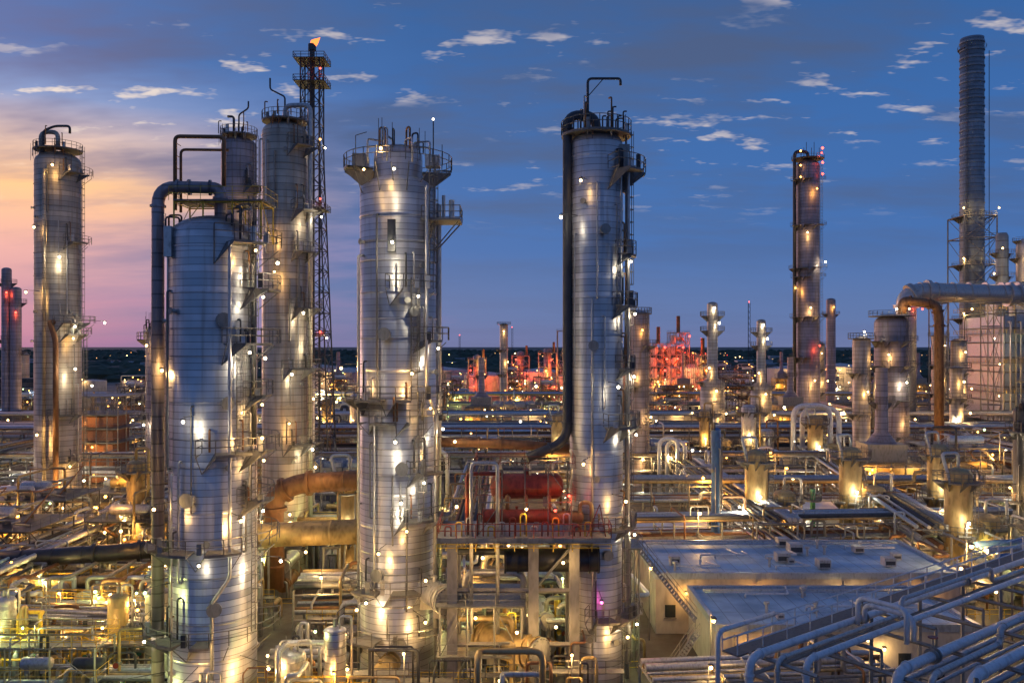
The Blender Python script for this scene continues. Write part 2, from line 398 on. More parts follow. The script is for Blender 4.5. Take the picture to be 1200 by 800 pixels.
# foreground left large column
def ex2(b):
    b.path([(.6, 0, 39), (.6, 0, 42.9), (-1, -.3, 42.9), (-4.3, -.6, 42.9), (-4.3, -.6, 0)], .5, CLADR, 14, 1.8, 6, True)
    b.path([(-2.9, -.6, 41), (-2.9, -.6, 47), (1.0, -.4, 47), (1.0, -.4, 43)], .17, RUST, 8, .4)
    b.path([(-2.9, .6, 41), (-2.9, .6, 46.2), (1.0, .8, 46.2)], .12, RUST, 8, .4)
    for i in range(6): b.beam((-2.9, -.6, 41.5+i), (-2.9, .6, 41.5+i), .05, RUST)
    b.frame(-2.6, 4.4, -1.6, 1.8, [41.6], 3, 1, YEL, False, True, .1, True, 38.5, YEL); b.box(-2.6, 4.6, -1.8, 1.9, 41.6, 41.7, RAILM)
    b.box(-2.9, -2.3, -2.9, -2.3, 37.0, 39.4, SILV)
    b.lamp(-3.4, -2.0, 28.0, WARM, 350, .15)
    b.path([(2.6, -3.2, 38), (2.6, -3.8, 38), (2.6, -3.8, 12), (1.2, -3.8, 10), (1.2, -3.8, 0)], .14, SILV, 8)
    b.path([(-1.9, -3.6, 20), (-1.9, -3.9, 20), (-1.9, -3.9, 0)], .1, SILV, 8)
    b.path([(3.6, -.9, 40), (3.6, -.9, 22)], .22, DARK, 8)
column('distillation_column', -24.5, 70, 3.45, 38.7, CLAD,
       plats=[(38.2, -70, 40, 2.0), (34.6, -35, 60, 1.9), (30.2, -60, 50, 1.9), (26, -30, 40, 1.3), (21.6, -85, 60, 1.8), (17.5, -40, 60, 1.4), (14.0, -185, 60, 1.8), (7.0, -200, 20, 1.9)],
       ladders=[(-20, 30, 41), (-38, 21, 30), (-15, 7, 21)],
       lamps=[(-15, 36.6, 1.6, WH, 180), (-30, 29, 1.6, WH, 160), (-95, 24.2, 1.1, WH, 180), (-35, 22.8, 1.8, WARM, 260), (-50, 16.5, 1.4, WARM, 260), (-10, 12.6, 1.6, WH, 300), (-130, 11, 1.5, GRE, 240), (-90, 4.6, 2.4, WARM, 380), (-150, 3.6, 2.4, GRE, 380), (-35, 5, 2.4, WARM, 380), (-120, 17.5, 1.4, WARM, 150)],
       man=[(-60, 32, .45), (-100, 18, .45), (-70, 9.5, .45), (-55, 25.5, .4)], rings=2.9, extra=ex2, seg=56)
# tall column behind
def ex3(b):
    b.path([(0, 0, 60), (0, 0, 63.5), (-2, 0, 64.5), (-2, 0, 66)], .12, DARK, 6)
    b.path([(0, 0, 60), (0, 0, 62.3), (3.5, -.4, 62.3), (3.5, -.4, 0)], .32, SILV, 10)
column('distillation_column', -30.6, 115, 3.0, 58.5, CLADW,
       plats=[(60.2, 0, 360, 2.6, .4), (56.5, -70, 50, 1.7), (48, -60, 60, 1.8), (42.5, -60, 60, 1.6), (35, -60, 60, 2.0), (27, -80, 60, 1.8), (17, -80, 60, 1.8)],
       ladders=[(0, 35, 60), (-10, 10, 35)], lamps=[(-100, 44.5, 1.2, WARM, 220), (-20, 47, 1.8, WH, 300), (-90, 39.5, 1.3, WARM, 220), (-10, 31, 2, WH, 350), (-70, 20, 2, WARM, 450), (-50, 12, 2, WARM, 500), (20, 57, 1.5, WH, 150)], extra=ex3)
def ex3b(b):
    b.path([(0, 0, 63), (0, 0, 66.5), (1.5, 0, 67.5), (1.5, 0, 68.6)], .13, DARK, 6)
    b.path([(-.8, 0, 63), (-.8, 0, 66.2), (-1.8, 0, 66.2)], .2, DARK, 6)
column('distillation_column', -43.2, 135, 2.7, 61.5, CLADR, plats=[(63.2, 0, 360, 2.4, .4), (55, -60, 60, 1.6), (47, 90, 270, 1.6)], ladders=[(-20, 30, 62)],
       lamps=[(-60, 52, 1.4, WARM, 200), (180, 47, 1.4, WH, 200)], extra=ex3b)
column('pressure_vessel_tower', -58.4, 140, 1.6, 32.5, CLADR, plats=[(31, 0, 360, 1.3), (18, 0, 360, 1.3)], ladders=[(-60, 0, 31)], lamps=[(-90, 30, 1.3, WARM, 250)])
column('pressure_vessel_tower', -31.5, 131, 1.2, 27, CLAD, plats=[(25, -120, 60, 1.3), (14, -120, 60, 1.3)], lamps=[(-60, 22, 1.3, WARM, 350), (-40, 10, 1.3, WH, 350)])
# centre column
def ex4(b):
    b.ringplat(46.0, 2.3, 4.9, 0, 360)
    b.box(-4.0, -2.8, -1.2, 1.0, 46.1, 47.3, STEEL); b.box(2.6, 3.9, -1.5, -.2, 46.1, 47.1, SILV)
    for a in (-150, -110, -70, -30, 60, 120):
        c, q = cos(radians(a)), sin(radians(a)); b.beam((c*4.3, q*4.3, 46), (c*3.45, q*3.45, 43.6), .07, RAILM)
    for a in (-140, -100, -60, -20, 30, 160):
        c, q = cos(radians(a)), sin(radians(a)); b.path([(c*1.6, q*1.6, 46.8), (c*1.6, q*1.6, 48.4), (c*3.2, q*3.2, 48.4), (c*3.2, q*3.2, 46.2)], .09, SILV, 6)
        b.beam((c*4.4, q*4.4, 46), (c*4.4, q*4.4, 48.0), .05, RAILM)
    b.tube((3.3, -1, 46), (3.3, -1, 50.3), .06, DARK, 6); b.octa((3.3, -1, 50.4), .12, BH)
    b.beam((-3.6, -1.6, 46), (-3.6, -1.6, 48.8), .05, DARK); b.beam((-3.6, -1.6, 48.8), (-2.6, -1.6, 49.1), .05, DARK)
    b.box(2.3, 5.8, -2.6, .8, 41.1, 41.3, RAILM); b.rail([(2.4, -2.6, 41.3), (5.8, -2.6, 41.3), (5.8, .8, 41.3), (3.3, .8, 41.3)])
    b.beam((5.6, -2.0, 41.1), (3.3, -.8, 38.6), .09, RAILM); b.beam((5.6, .6, 41.1), (3.4, .2, 38.6), .09, RAILM)
    b.tube((5.0, -1.6, 41.3), (5.0, -1.6, 43.0), .25, SILV, 10); b.tube((4.2, -.6, 41.3), (4.2, -.6, 43.6), .16, SILV, 10)
    b.box(-.45, .25, -3.75, -3.35, 38.2, 41.0, DARK)
    b.path([(2.9, -2.4, 44), (2.9, -3.0, 44), (2.9, -3.0, 26), (3.6, -2.2, 24), (3.6, -2.2, 0)], .16, SILV, 8)
    b.path([(-2.8, -2.0, 38), (-3.2, -2.4, 38), (-3.2, -2.4, 0)], .13, SILV, 8)
    b.path([(3.0, 1.5, 43), (3.6, 1.2, 43), (3.6, 1.2, 0)], .25, SILV, 10)
    b.lamp(.3, -5.0, 45.1, WH, 110, .13); b.lamp(-2.4, -4.3, 45.2, WARM, 70, .12)
column('distillation_column', -10.4, 78, 3.45, 44.3, CLAD, neck=(2.2, 47.2), dome=.5,
       plats=[(35.0, -95, -42, 1.6), (30.5, -60, 10, 1.2), (25.3, -190, 20, 1.7), (23.3, -130, -10, 1.2), (18.8, -70, 20, 1.3), (14.8, -90, 60, 1.6), (8.6, -150, 30, 1.7), (4.4, -200, 20, 2.2)],
       ladders=[(-60, 25.3, 35), (-30, 35, 46), (-50, 14.8, 25), (-20, 4.4, 14.8)],
       lamps=[(-88, 38.8, 1.1, WH, 220), (-100, 46.9, .8, WARM, 100), (-70, 27.6, 1.2, WARM, 300), (-150, 28, 1.2, WARM, 200), (-85, 21.8, 1.3, WH, 200), (-80, 16.6, 1.3, WH, 260), (-100, 12.3, 1.3, WARM, 260), (-120, 7.4, 1.5, WARM, 300), (-60, 6.4, 1.7, WARM, 300), (-25, 21.5, 1.6, WARM, 200), (-90, 2.6, 2.4, WARM, 400)],
       man=[(-100, 31, .45), (-78, 19.3, .45), (-110, 10, .45), (-62, 33, .35)], rings=2.3, extra=ex4, seg=56)
# tall slim column w/ overhead pipe
def ex5(b):
    b.path([(0, 0, 48), (0, 0, 50.4), (-2.6, -.6, 50.4), (-2.6, -.6, 21.5), (-6.2, -1.4, 20.2)], .43, DARK, 14, 1.6, 6, True)
    b.path([(-.8, -.5, 48), (-.8, -.5, 53.6), (2.1, -.5, 53.6), (2.1, -.5, 53.0)], .12, DARK, 8, .4)
    b.beam((-.8, -.5, 52), (.6, -.5, 53.6), .06, DARK)
    b.box(1.4, 2.8, -1.4, .4, 45.6, 47.6, STEEL)
    for k in range(5): b.path([(.4+.45*k, -1.6, 48.7), (.4+.45*k, -1.6, 50.0+.4*(k % 3)), (.7+.45*k, -1.6, 50.0+.4*(k % 3))], .07, DARK, 6)
    b.path([(2.2, -1.1, 47), (2.7, -1.3, 47), (2.7, -1.3, 4)], .13, SILV, 8)
    b.path([(-.6, -2.3, 34), (-.6, -2.6, 34), (-.6, -2.6, 0)], .09, SILV, 6)
    b.path([(1.5, 2.2, 44), (2.9, 1.0, 44), (2.9, 1.0, 0)], .2, SILV, 8)
    for z in range(24, 48, 4): b.beam((-2.6, -.6, z), (-2.0, -.4, z), .1, DARK)
column('distillation_column', 7.5, 76, 2.35, 47.8, CLAD,
       plats=[(48.7, 0, 360, 2.8, .3), (45.3, -70, 70, 2.0), (38, -50, 50, 1.2), (33.5, -60, 20, 1.3), (28, -50, 30, 1.1), (23, -80, 40, 1.5), (14.2, -100, 60, 1.2), (6.5, -110, 60, 1.5)],
       ladders=[(-10, 33, 48), (-15, 14, 33), (-30, 0, 14)],
       lamps=[(-115, 44.0, .9, WARM, 45), (-140, 41.0, 1.2, WH, 40), (-70, 26.5, 1.2, WH, 80), (-110, 20, 1.2, WARM, 130), (-60, 16.8, 1.2, WARM, 180), (-90, 8.5, 1.4, MAG, 35), (-60, 5.4, 1.4, WARM, 260)],
       man=[(-80, 40, .35), (-100, 30, .35), (-75, 12, .35)], rings=2.6, extra=ex5, seg=48)
# mid-distance columns
column('distillation_column', 25.5, 170, 1.8, 36, CLADR, plats=[(36.4, 0, 360, 2, .3), (30, -90, 60, 1.4), (22, -180, 0, 1.5), (14, -180, 0, 1.5)], ladders=[(-60, 0, 36)], lamps=[(-90, 33, 1.4, SOD, 250), (-120, 24, 1.4, WARM, 400), (-60, 16, 1.6, WARM, 500), (-90, 8, 2, WARM, 700)])
for (x, y, r0, z0, r1, z1) in ((54, 230, 3.2, 20, 1.4, 41), (73, 250, 3.0, 18, 1.3, 37)):
    column('stepped_column', x, y, r0, z0, CLADW, neck=(r1, z1), plats=[(z0+.2, 0, 360, 3.2, r1), (z0*.6, -180, 20, 1.6), (z1-7, 0, 360, 1.8, r1), (z1-3, 0, 360, 1.8, r1)],
           ladders=[(-60, 0, z0)], lamps=[(-90, z1-1, -1, WH, 300), (-60, z1-5, -.6, WH, 300), (-120, z0+4, -.5, WARM, 400), (-90, z0-2, 1.5, WARM, 700), (-60, z0-8, 2, WARM, 700)])
def ex6(b):
    b.path([(0, 0, 95), (0, 0, 98), (-5, -1, 98), (-5, -1, 10)], .6, DARK, 8)
    for z in (88, 92, 97): b.octa((3.8, -3.8, z+1.5), .5, BR); b.octa((-3.8, -3.8, z+.5), .4, BS)
    for k in range(8): b.beam((-3+.9*k, -2, 95), (-3+.9*k, -2, 97+2*(k % 3)), .14, DARK)
column('distillation_column', 104, 300, 4.0, 93, CLADR, plats=[(95.5, 0, 360, 5, .5), (88, -180, 0, 2), (72, -180, 60, 2.2), (57, -200, 60, 2.4), (54, -180, 0, 2), (40, -180, 60, 2.4), (26, -180, 0, 2.6)],
       ladders=[(-20, 20, 93), (-150, 20, 93)], lamps=[(-80, 84, 2.2, SOD, 700), (-60, 96.5, 2, RED, 400), (-110, 69, 2.2, WARM, 700), (-40, 59, 2.2, WH, 700), (-100, 43, 2.2, WARM, 900), (-150, 50, 2.2, SOD, 700), (-70, 30, 2.2, RED, 500), (-90, 18, 3, WARM, 1500)], extra=ex6, rings=7)
column('slim_stack', 142, 380, 2.0, 50, CLADR, plats=[(44, 0, 360, 1.8)], lamps=[(-90, 47, 1.5, SOD, 500)])
def ex7(b):
    b.path([(2, -1, 37), (2, -1, 40), (9, -2, 39), (9.6, -2, 36), (9.6, -2, 6)], 1.0, RUST, 14, 3.2, 7, True)
    b.path([(-5, -2, 12), (-5, -4, 24), (-3, -4, 24)], .5, SILV, 8)
column('distillation_column', 84.5, 190, 3.6, 35, CLADR, plats=[(36.6, 0, 360, 4.4, .4), (31, -180, 40, 1.8), (25.5, -180, 40, 1.8), (18, -200, 40, 2.2), (10, -200, 40, 2.2)], ladders=[(-60, 0, 36)],
       lamps=[(-100, 38, .8, WH, 300), (-60, 38, .8, WARM, 300), (-120, 28, 1.6, WARM, 500), (-80, 22, 1.8, WH, 600), (-60, 14, 2.2, WARM, 700), (-110, 7, 2.2, WH, 800)], extra=ex7)
column('distillation_column', 77, 188, 1.9, 31, CLADW, plats=[(31.6, 0, 360, 2.4, .4), (24, -180, 0, 1.5), (15, -180, 0, 1.5)], lamps=[(-100, 33, .8, WH, 300), (-90, 20, 1.5, WARM, 500)])
column('pressure_vessel_tower', 66.3, 110, 1.5, 21.5, DARK, plats=[(19, -180, 60, 1.2), (10, -180, 60, 1.3)], ladders=[(-120, 0, 20)], lamps=[(-150, 12, 1.4, WARM, 200)])
column('vent_stack', 27.5, 115, .65, 18.6, BLUEP, lamps=[(-60, 3.2, 1.0, MAG, 90)], rings=8)
b = B(); b.tube((0, 0, 0), (0, 0, 9.5), .35, GRN, 10); b.ringplat(8, .35, 1.2, 0, 360); b.build('green_vent_pipe', (43, 122, 0))
for (x, r, h) in ((-154, 1.4, 53), (-151.2, 1.6, 47)):
    column('slim_stack', x, 260, r, h, CLADR, plats=[(h-4, 0, 360, 1.4), (h*.6, 0, 360, 1.4)], lamps=[(-60, h-7, 1.4, RED, 250)])
for (x, y, r, h) in ((-4, 420, 2, 40), (118, 330, 3, 30), (150, 300, 2.4, 33), (136, 260, 2.2, 31), (60, 420, 3, 46), (-190, 330, 3, 26), (40, 330, 2, 30), (168, 260, 3, 28), (185, 420, 2.5, 44), (128, 205, 2.2, 27), (112, 215, 1.6, 24)):
    column('distillation_column', x, y, r, h, CLADW, plats=[(h+.5, 0, 360, 3, .4), (h*.7, -180, 20, 1.8), (h*.4, -180, 20, 1.8)], lamps=[(-90, h-3, 2, WARM, 700), (-60, h*.55, 2, WARM, 900)])

# ---------------------------------------------------------------- flare tower
b = B(); H = 93; n = 20
def hw(z): return 4.6-(4.6-2.1)*min(z/72, 1)
for k in range(n):
    z0 = H*k/n; z1 = H*(k+1)/n; a, c = hw(z0), hw(z1)
    C0 = [(-a, -a), (a, -a), (a, a), (-a, a)]; C1 = [(-c, -c), (c, -c), (c, c), (-c, c)]
    for i in range(4):
        j = (i+1) % 4
        b.beam((*C0[i], z0), (*C1[i], z1), .24, DARK); b.beam((*C0[i], z0), (*C1[j], z1), .13, DARK); b.beam((*C0[j], z0), (*C1[i], z1), .13, DARK); b.beam((*C1[i], z1), (*C1[j], z1), .14, DARK)
b.tube((0, 0, 0), (0, 0, 96), .6, DARK, 12); b.tube((1.5, .5, 0), (1.5, .5, 92), .25, DARK, 8)
b.tube((0, 0, 95.6), (0, 0, 97.0), .9, DARK, 12)
for z in (93, 88, 60, 32): b.box(-3.4, 3.4, -3.4, 3.4, z, z+.15, DARK); b.rail([(-3.4, -3.4, z), (3.4, -3.4, z), (3.4, 3.4, z), (-3.4, 3.4, z), (-3.4, -3.4, z)], 1.3, DARK, .1)
b.revolve((0, 0, 96.9), (0.9, 0, .8), [(.6, 0), (.85, .5), (.6, 1.2), (.25, 1.9), (.03, 2.4)], FLAME, 10)
b.ladder(0, -2.6, 0, 92, -90, DARK)
for z, c in ((90.5, RED), (62, RED), (75, SOD), (33, RED)): b.lamp(2.6, -3.6, z, c, 120, .25)
b.build('flare_tower', (-44.5, 190, 0))
for (x, y, h) in ((-250, 900, 60), (250, 900, 75), (0, 1200, 55), (120, 1500, 60), (-80, 1300, 45)):
    b = B()
    for k in range(12):
        z0 = h*k/12; z1 = h*(k+1)/12
        for i in range(3):
            a = 2*pi*i/3; a2 = a+2*pi/3; b.beam((cos(a)*1.4, sin(a)*1.4, z0), (cos(a)*1.4, sin(a)*1.4, z1), .25, DARK); b.beam((cos(a)*1.4, sin(a)*1.4, z0), (cos(a2)*1.4, sin(a2)*1.4, z1), .15, DARK)
    b.octa((0, 0, h+1), .7, BR); b.build('radio_mast', (x, y, 0))

# ---------------------------------------------------------------- chimney and boiler
b = B(); b.revolve((0, 0, 0), (0, 0, 1), [(4.4, 0), (4.2, 70), (4.1, 145), (3.6, 145), (3.6, 140)], CHIM, 36, True, False)
for z in (20, 40, 60, 78): b.ringplat(z, 4.2, 6.8, 0, 360)
b.tube((5.6, -1.5, 60), (5.6, -1.5, 140), .12, DARK, 6)
b.ringplat(141, 4.2, 4.9, 0, 360)
for z in range(8, 145, 3): b.revolve((0, 0, z), (0, 0, 1), [(4.36, 0), (4.36, .5)], CHIM, 32)
b.frame(-6, 6, -6, 6, [10, 20, 30, 40, 50, 60, 70, 78], 1, 1, STEEL, False, True, .42, False)
for z in (50, 60, 70, 78): b.rail([(-6, -6, z), (6, -6, z)], 1.4, STEEL, .12, 2); b.beam((-6, -6, z-10), (6, -6, z), .2, STEEL)
b.ladder(-3.5, -3.0, 20, 142, -120)
for z in (79.5, 61, 41): b.lamp(-6.6, -6.6, z+1, WARM, 800, .35); b.lamp(6.4, -6.6, z+1, WARM, 600, .35)
b.build('exhaust_chimney', (172.5, 320, 0))
b = B()
b.box(0, 32, 0, 26, 4, 40, GREYP); b.box(6, 30, 3, 22, 40, 52, GREYP)
for x in range(0, 33, 4): b.beam((x, -.4, 0), (x, -.4, 42), .35, STEEL)
for z in range(6, 42, 5): b.beam((0, -.5, z), (32, -.5, z), .3, STEEL); b.beam((-.5, 0, z), (-.5, 26, z), .3, STEEL)
for z in (14, 24, 34, 42): b.box(-3.5, 33, -3.4, -.7, z, z+.15, STEEL); b.rail([(-3.5, -3.4, z), (33, -3.4, z)], 1.3, YEL, .09, 2.5); b.box(-3.4, -.7, -3, 26, z, z+.15, STEEL); b.rail([(-3.5, 26, z), (-3.5, -3.4, z)], 1.3, YEL, .09, 2.5)
b.frame(2, 12, -9, -4, [10, 18, 26, 34], 3, 1, STEEL, True, True, .25); b.frame(16, 30, -10, -4, [8, 15, 22, 30], 3, 1, STEEL, True, True, .25)
for k in range(8): b.path([(1+3.5*k, -.8, 38), (1+3.5*k, -2.6, 38), (1+3.5*k, -2.6, 6+k % 3*6), (4+3.5*k, -2.6, 6+k % 3*6)], .35, SILV, 8)
b.revolve((10, 4, 52), (0, 0, 1), [(3, 0), (3, 12), (2.6, 14), (.3, 15)], SILV, 20); b.ringplat(60, 3, 5, 0, 360, cx=10, cy=4); b.ringplat(66, 1, 4, 0, 360, cx=10, cy=4)
b.hvessel((13, -1, 55), (1, 0, 0), 18, 3.0, SILV); b.revolve((3, 6, 40), (0, 0, 1), [(2, 0), (2, 28), (1.5, 29)], CHIM, 16); b.ringplat(62, 2, 4, 0, 360, cx=3, cy=6); b.ringplat(54, 2, 4, 0, 360, cx=3, cy=6)
b.path([(22, 2, 52), (22, 2, 60), (30, 2, 60)], .8, SILV, 10)
for z in (12, 22, 32, 44, 54, 62):
    for x in (-4, 6, 17, 27): b.lamp(x+R.uniform(-2, 2), -4.6, z+R.uniform(0, 2), R.choice((WARM, WH, GRE, WARM)), 700, .35)
b.build('heat_recovery_boiler', (167, 290, 0), nl=12)
b = B(); b.path([(-2, 0, 8), (-2, 0, 44.5), (2, 0, 46.5), (34, 0, 45.5), (46, 12, 45.5)], 2.9, SILV, 22, 4, 7, True)
for x in range(2, 34, 5): b.revolve((x, 0, 46.3), (1, 0, 0), [(3.15, 0), (3.15, .3)], SILV, 22)
for x in (8, 24): b.frame(x-2, x+2, -2, 2, [12, 24, 36, 43], 1, 1, STEEL, False, True, .3, False)
b.box(-1, 34, -3.8, -3.2, 43, 43.2, STEEL); b.lamp(1, -4.2, 41, RED, 400, .35); b.lamp(16, -4.2, 41, WARM, 800, .35)
b.build('flue_gas_duct', (123, 262, 0))

# ---------------------------------------------------------------- pipe racks
PM = [SILV, SILV, GREYP, STEEL, TAN, SILV, DARK, RUST]
def pipe_rack(name, x0, y0, x1, y1, w, levels, npipes, seed, bay=6.0, lampsp=18, lc=(WARM, WARM, WH, SOD), lp=600, rs=(.1, .34), mats=PM, post=STEEL, walk=False, wmat=None):
    rr = random.Random(seed); b = B()
    L = sqrt((x1-x0)**2+(y1-y0)**2); nb = max(1, int(L/bay))
    for i in range(nb+1):
        t = L*i/nb
        for k in (-1, 1): b.beam((t, k*w/2, 0), (t, k*w/2, levels[-1]+.1), .17, post)
        for z in levels: b.beam((t, -w/2-.2, z), (t, w/2+.2, z), .15, post)
        if i < nb and i % 4 == 1:
            for k in (-1, 1): b.beam((t, k*w/2, .2), (L*(i+1)/nb, k*w/2, levels[0]), .07, post)
    for z in levels:
        for k in (-1, 1): b.beam((0, k*w/2, z-.35), (L, k*w/2, z-.35), .13, post)
        for j in range(npipes):
            y = -w/2+(j+.5)*w/npipes+rr.uniform(-.1, .1); r = min(rr.uniform(*rs), w/npipes*.46); m = rr.choice(mats); zz = z+.13+r
            a = 0; c = L; pts = [(a, y, zz)]
            if rr.random() < .35:
                q = rr.uniform(.2, .7)*L; hh = rr.uniform(1, 2.4); ww = min(rr.uniform(1.5, 4), L*.1)
                pts += [(q, y, zz), (q, y, zz+hh), (q+ww, y, zz+hh), (q+ww, y, zz)]
            if rr.random() < .5: q = c-rr.uniform(0, min(4, L*.1)); pts += [(q, y, zz), (q, y, .2)]
            else: pts.append((c, y, zz))
            b.path(pts, r, m, 8)
            for _ in range(rr.randint(0, 2)):
                q = rr.uniform(.05, .95)*L; s2 = rr.choice((-1, 1)); b.path([(q, y, zz), (q, y, zz+r+.5), (q, s2*(w/2+.7), zz+r+.5), (q, s2*(w/2+.7), 0)], r*.55, m, 6)
    if walk:
        z = levels[-1]+.1; b.box(0, L, w/2+.3, w/2+1.3, z, z+.08, post)
        for y in (w/2+.3, w/2+1.3): b.rail([(0, y, z), (L, y, z)], 1.1, wmat or post, .045, 2)
    t = lampsp*.4
    while t < L:
        s2 = rr.choice((-1, 1)); z = levels[-1]+rr.uniform(.8, 1.8) if rr.random() < .6 else levels[0]-1
        b.beam((t, s2*w/2, levels[-1]), (t, s2*w/2, levels[-1]+2.2), .05, post)
        b.lamp(t, s2*(w/2+.5), z, rr.choice(lc), lp*rr.uniform(.7, 1.4)//50*50+25, .17 if y0 < 130 else .28); t += lampsp*rr.uniform(.7, 1.3)
    n = len(b.lights)
    return b.build(name, (x0, y0, 0), atan2(y1-y0, x1-x0), nl=max(1, int(n*(.7 if y0 < 150 else .4))))
GL = (WARM, SOD, WARM, GRE)
pipe_rack('pipe_rack', -66, 99, -30, 97, 5, [3.2, 5.2], 7, 1, lc=GL, lampsp=7, lp=600)
pipe_rack('pipe_rack', -66, 84, -29, 80, 5, [2.4, 4.4], 6, 2, walk=True, wmat=YEL, lc=GL, lampsp=7, lp=520)
pipe_rack('pipe_rack', -22, 88, 6, 90, 6, [3, 5.5], 8, 3, lc=GL, lampsp=7, lp=520)
pipe_rack('pipe_rack', -20, 71, -14.5, 71, 3, [2.4, 4.2], 4, 33, lc=GL, lampsp=4, lp=300)
pipe_rack('pipe_rack', -90, 117, -2, 116, 7, [4, 6.5], 8, 4, lc=GL, lampsp=10, lp=900)
pipe_rack('pipe_rack', -55, 86, -55, 150, 6, [4, 6.5], 7, 5, lc=GL, lampsp=13)
pipe_rack('pipe_rack', -6, 95, -6, 175, 6, [4.5, 7], 8, 6, lc=GL, lampsp=13)
pipe_rack('pipe_rack', 8, 112, 84, 118, 6, [4.5, 7], 8, 7, lampsp=14, lp=700)
pipe_rack('pipe_rack', 10, 139, 100, 139, 8, [5, 8], 9, 8, lampsp=13, lp=900)
pipe_rack('pipe_rack', 34, 108, 34, 200, 6, [5, 7.5], 8, 9, lampsp=16, lp=700)
pipe_rack('pipe_rack', 52, 104, 66, 190, 6, [5, 7.5], 8, 29, lampsp=15, lp=700)
pipe_rack('pipe_rack', -130, 168, 130, 172, 8, [5, 8], 9, 10, lampsp=14, lp=1300)
pipe_rack('pipe_rack', -150, 205, 150, 208, 9, [5, 8, 10], 9, 12, lampsp=16, lp=1600, rs=(.2, .5))
pipe_rack('pipe_rack', -180, 258, 190, 258, 10, [6, 9], 9, 13, lampsp=19, lp=2200, rs=(.25, .6), bay=8)
pipe_rack('pipe_rack', -230, 345, 240, 345, 12, [6, 10], 9, 14, lampsp=26, lp=3200, rs=(.3, .7), bay=9)
pipe_rack('pipe_rack', 100, 130, 112, 320, 8, [6, 9], 8, 15, lampsp=20, lp=1100)
pipe_rack('pipe_rack', -100, 130, -112, 320, 8, [6, 9], 8, 16, lampsp=20, lp=1100)

# ---------------------------------------------------------------- generic process units (instanced)
def u_frame(seed, h=3):
    rr = random.Random(seed); b = B(); zs = [4.2*(i+1) for i in range(h)]
    b.frame(-6, 6, -5, 5, zs, 3, 2, rr.choice((STEEL, STEEL, DARK)), True, True, .16)
    for z in [0]+zs:
        for k in range(rr.randint(1, 3)):
            x = rr.uniform(-5, -1); y = -3.5+2.6*k; r = rr.uniform(.5, 1.1)
            b.hvessel((x, y, z+r*1.5+.1), (1, 0, 0), rr.uniform(3, 6), r, rr.choice((SILV, TAN, SILV, WHITE, RUST)), 12)
        for k in range(6):
            x = rr.uniform(-6, 6); y = rr.uniform(-5, 5); z2 = z+rr.uniform(1, 3.6); x2 = rr.uniform(-6, 6)
            b.path([(x, y, z), (x, y, z2), (x2, y, z2), (x2, rr.choice((-5.5, 5.5)), z2), (x2, rr.choice((-5.5, 5.6)), max(0, z-2))], rr.uniform(.08, .22), rr.choice(PM), 6)
        b.lamp(rr.uniform(-5, 5), -5.7, z+3.2, rr.choice((WARM, WARM, WH, SOD, GRE)), 600, .22)
    for k in range(4): b.octa((rr.uniform(-6, 6), rr.uniform(-5.6, 5), rr.choice(zs)+rr.uniform(1.5, 3)), .2, rr.choice((BW, BH, BS)))
    for i in range(h-1): b.stairs((-6.9, -4 if i % 2 else 4, zs[i]), (-6.9, 4 if i % 2 else -4, zs[i+1]))
    b.ladder(6.5, -5.5, 0, zs[0], -90)
    return b
def u_vess(seed):
    rr = random.Random(seed); b = B(); px = -5
    for k in range(rr.randint(2, 4)):
        r = rr.uniform(.8, 1.7); h = rr.uniform(7, 17); x = px+r; y = rr.uniform(-3, 3); px += 2*r+1.6; m = rr.choice((CLAD, SILV, TAN, CLADW))
        prof = [(r*.9, 0), (r*.9, 1.2), (r, 1.3), (r, h)]+[(max(r*cos(a), .03), h+r*.5*sin(a)) for a in (.4, .8, 1.2, 1.57)]
        b.revolve((x, y, 0), (0, 0, 1), prof, m, 20, True, False)
        b.ringplat(h-.8, r, r+1.3, -200, 100, cx=x, cy=y); b.ringplat(h*.5, r, r+1.3, -180, 20, cx=x, cy=y); b.ladder(x+r+.2, y, 0, h, 0)
        b.path([(x, y, h), (x, y, h+r+1), (x+rr.choice((-1, 1))*(r+.7), y-.5, h+r+1), (x+r+.7, y-.9, .5)], .2, rr.choice(PM), 8)
        b.path([(x, y-r+.1, h*.6), (x, y-r-.5, h*.6), (x-.6, y-r-.5, 1), (x-.6, y+6, 1)], .14, rr.choice(PM), 6)
        b.lamp(x-.3, y-r-1.4, h*.62, rr.choice((WARM, WH, WARM, SOD)), 450, .22)
        b.lamp(x, y-r-1.6, 3, rr.choice((WARM, SOD, GRE)), 450, .22)
    for k in range(5):
        y = -6+k*.7; b.path([(-7, y, .7), (rr.uniform(-2, 4), y, .7), (rr.uniform(4, 6), y, .7), (7, y, .7)], rr.uniform(.1, .25), rr.choice(PM), 6)
    return b
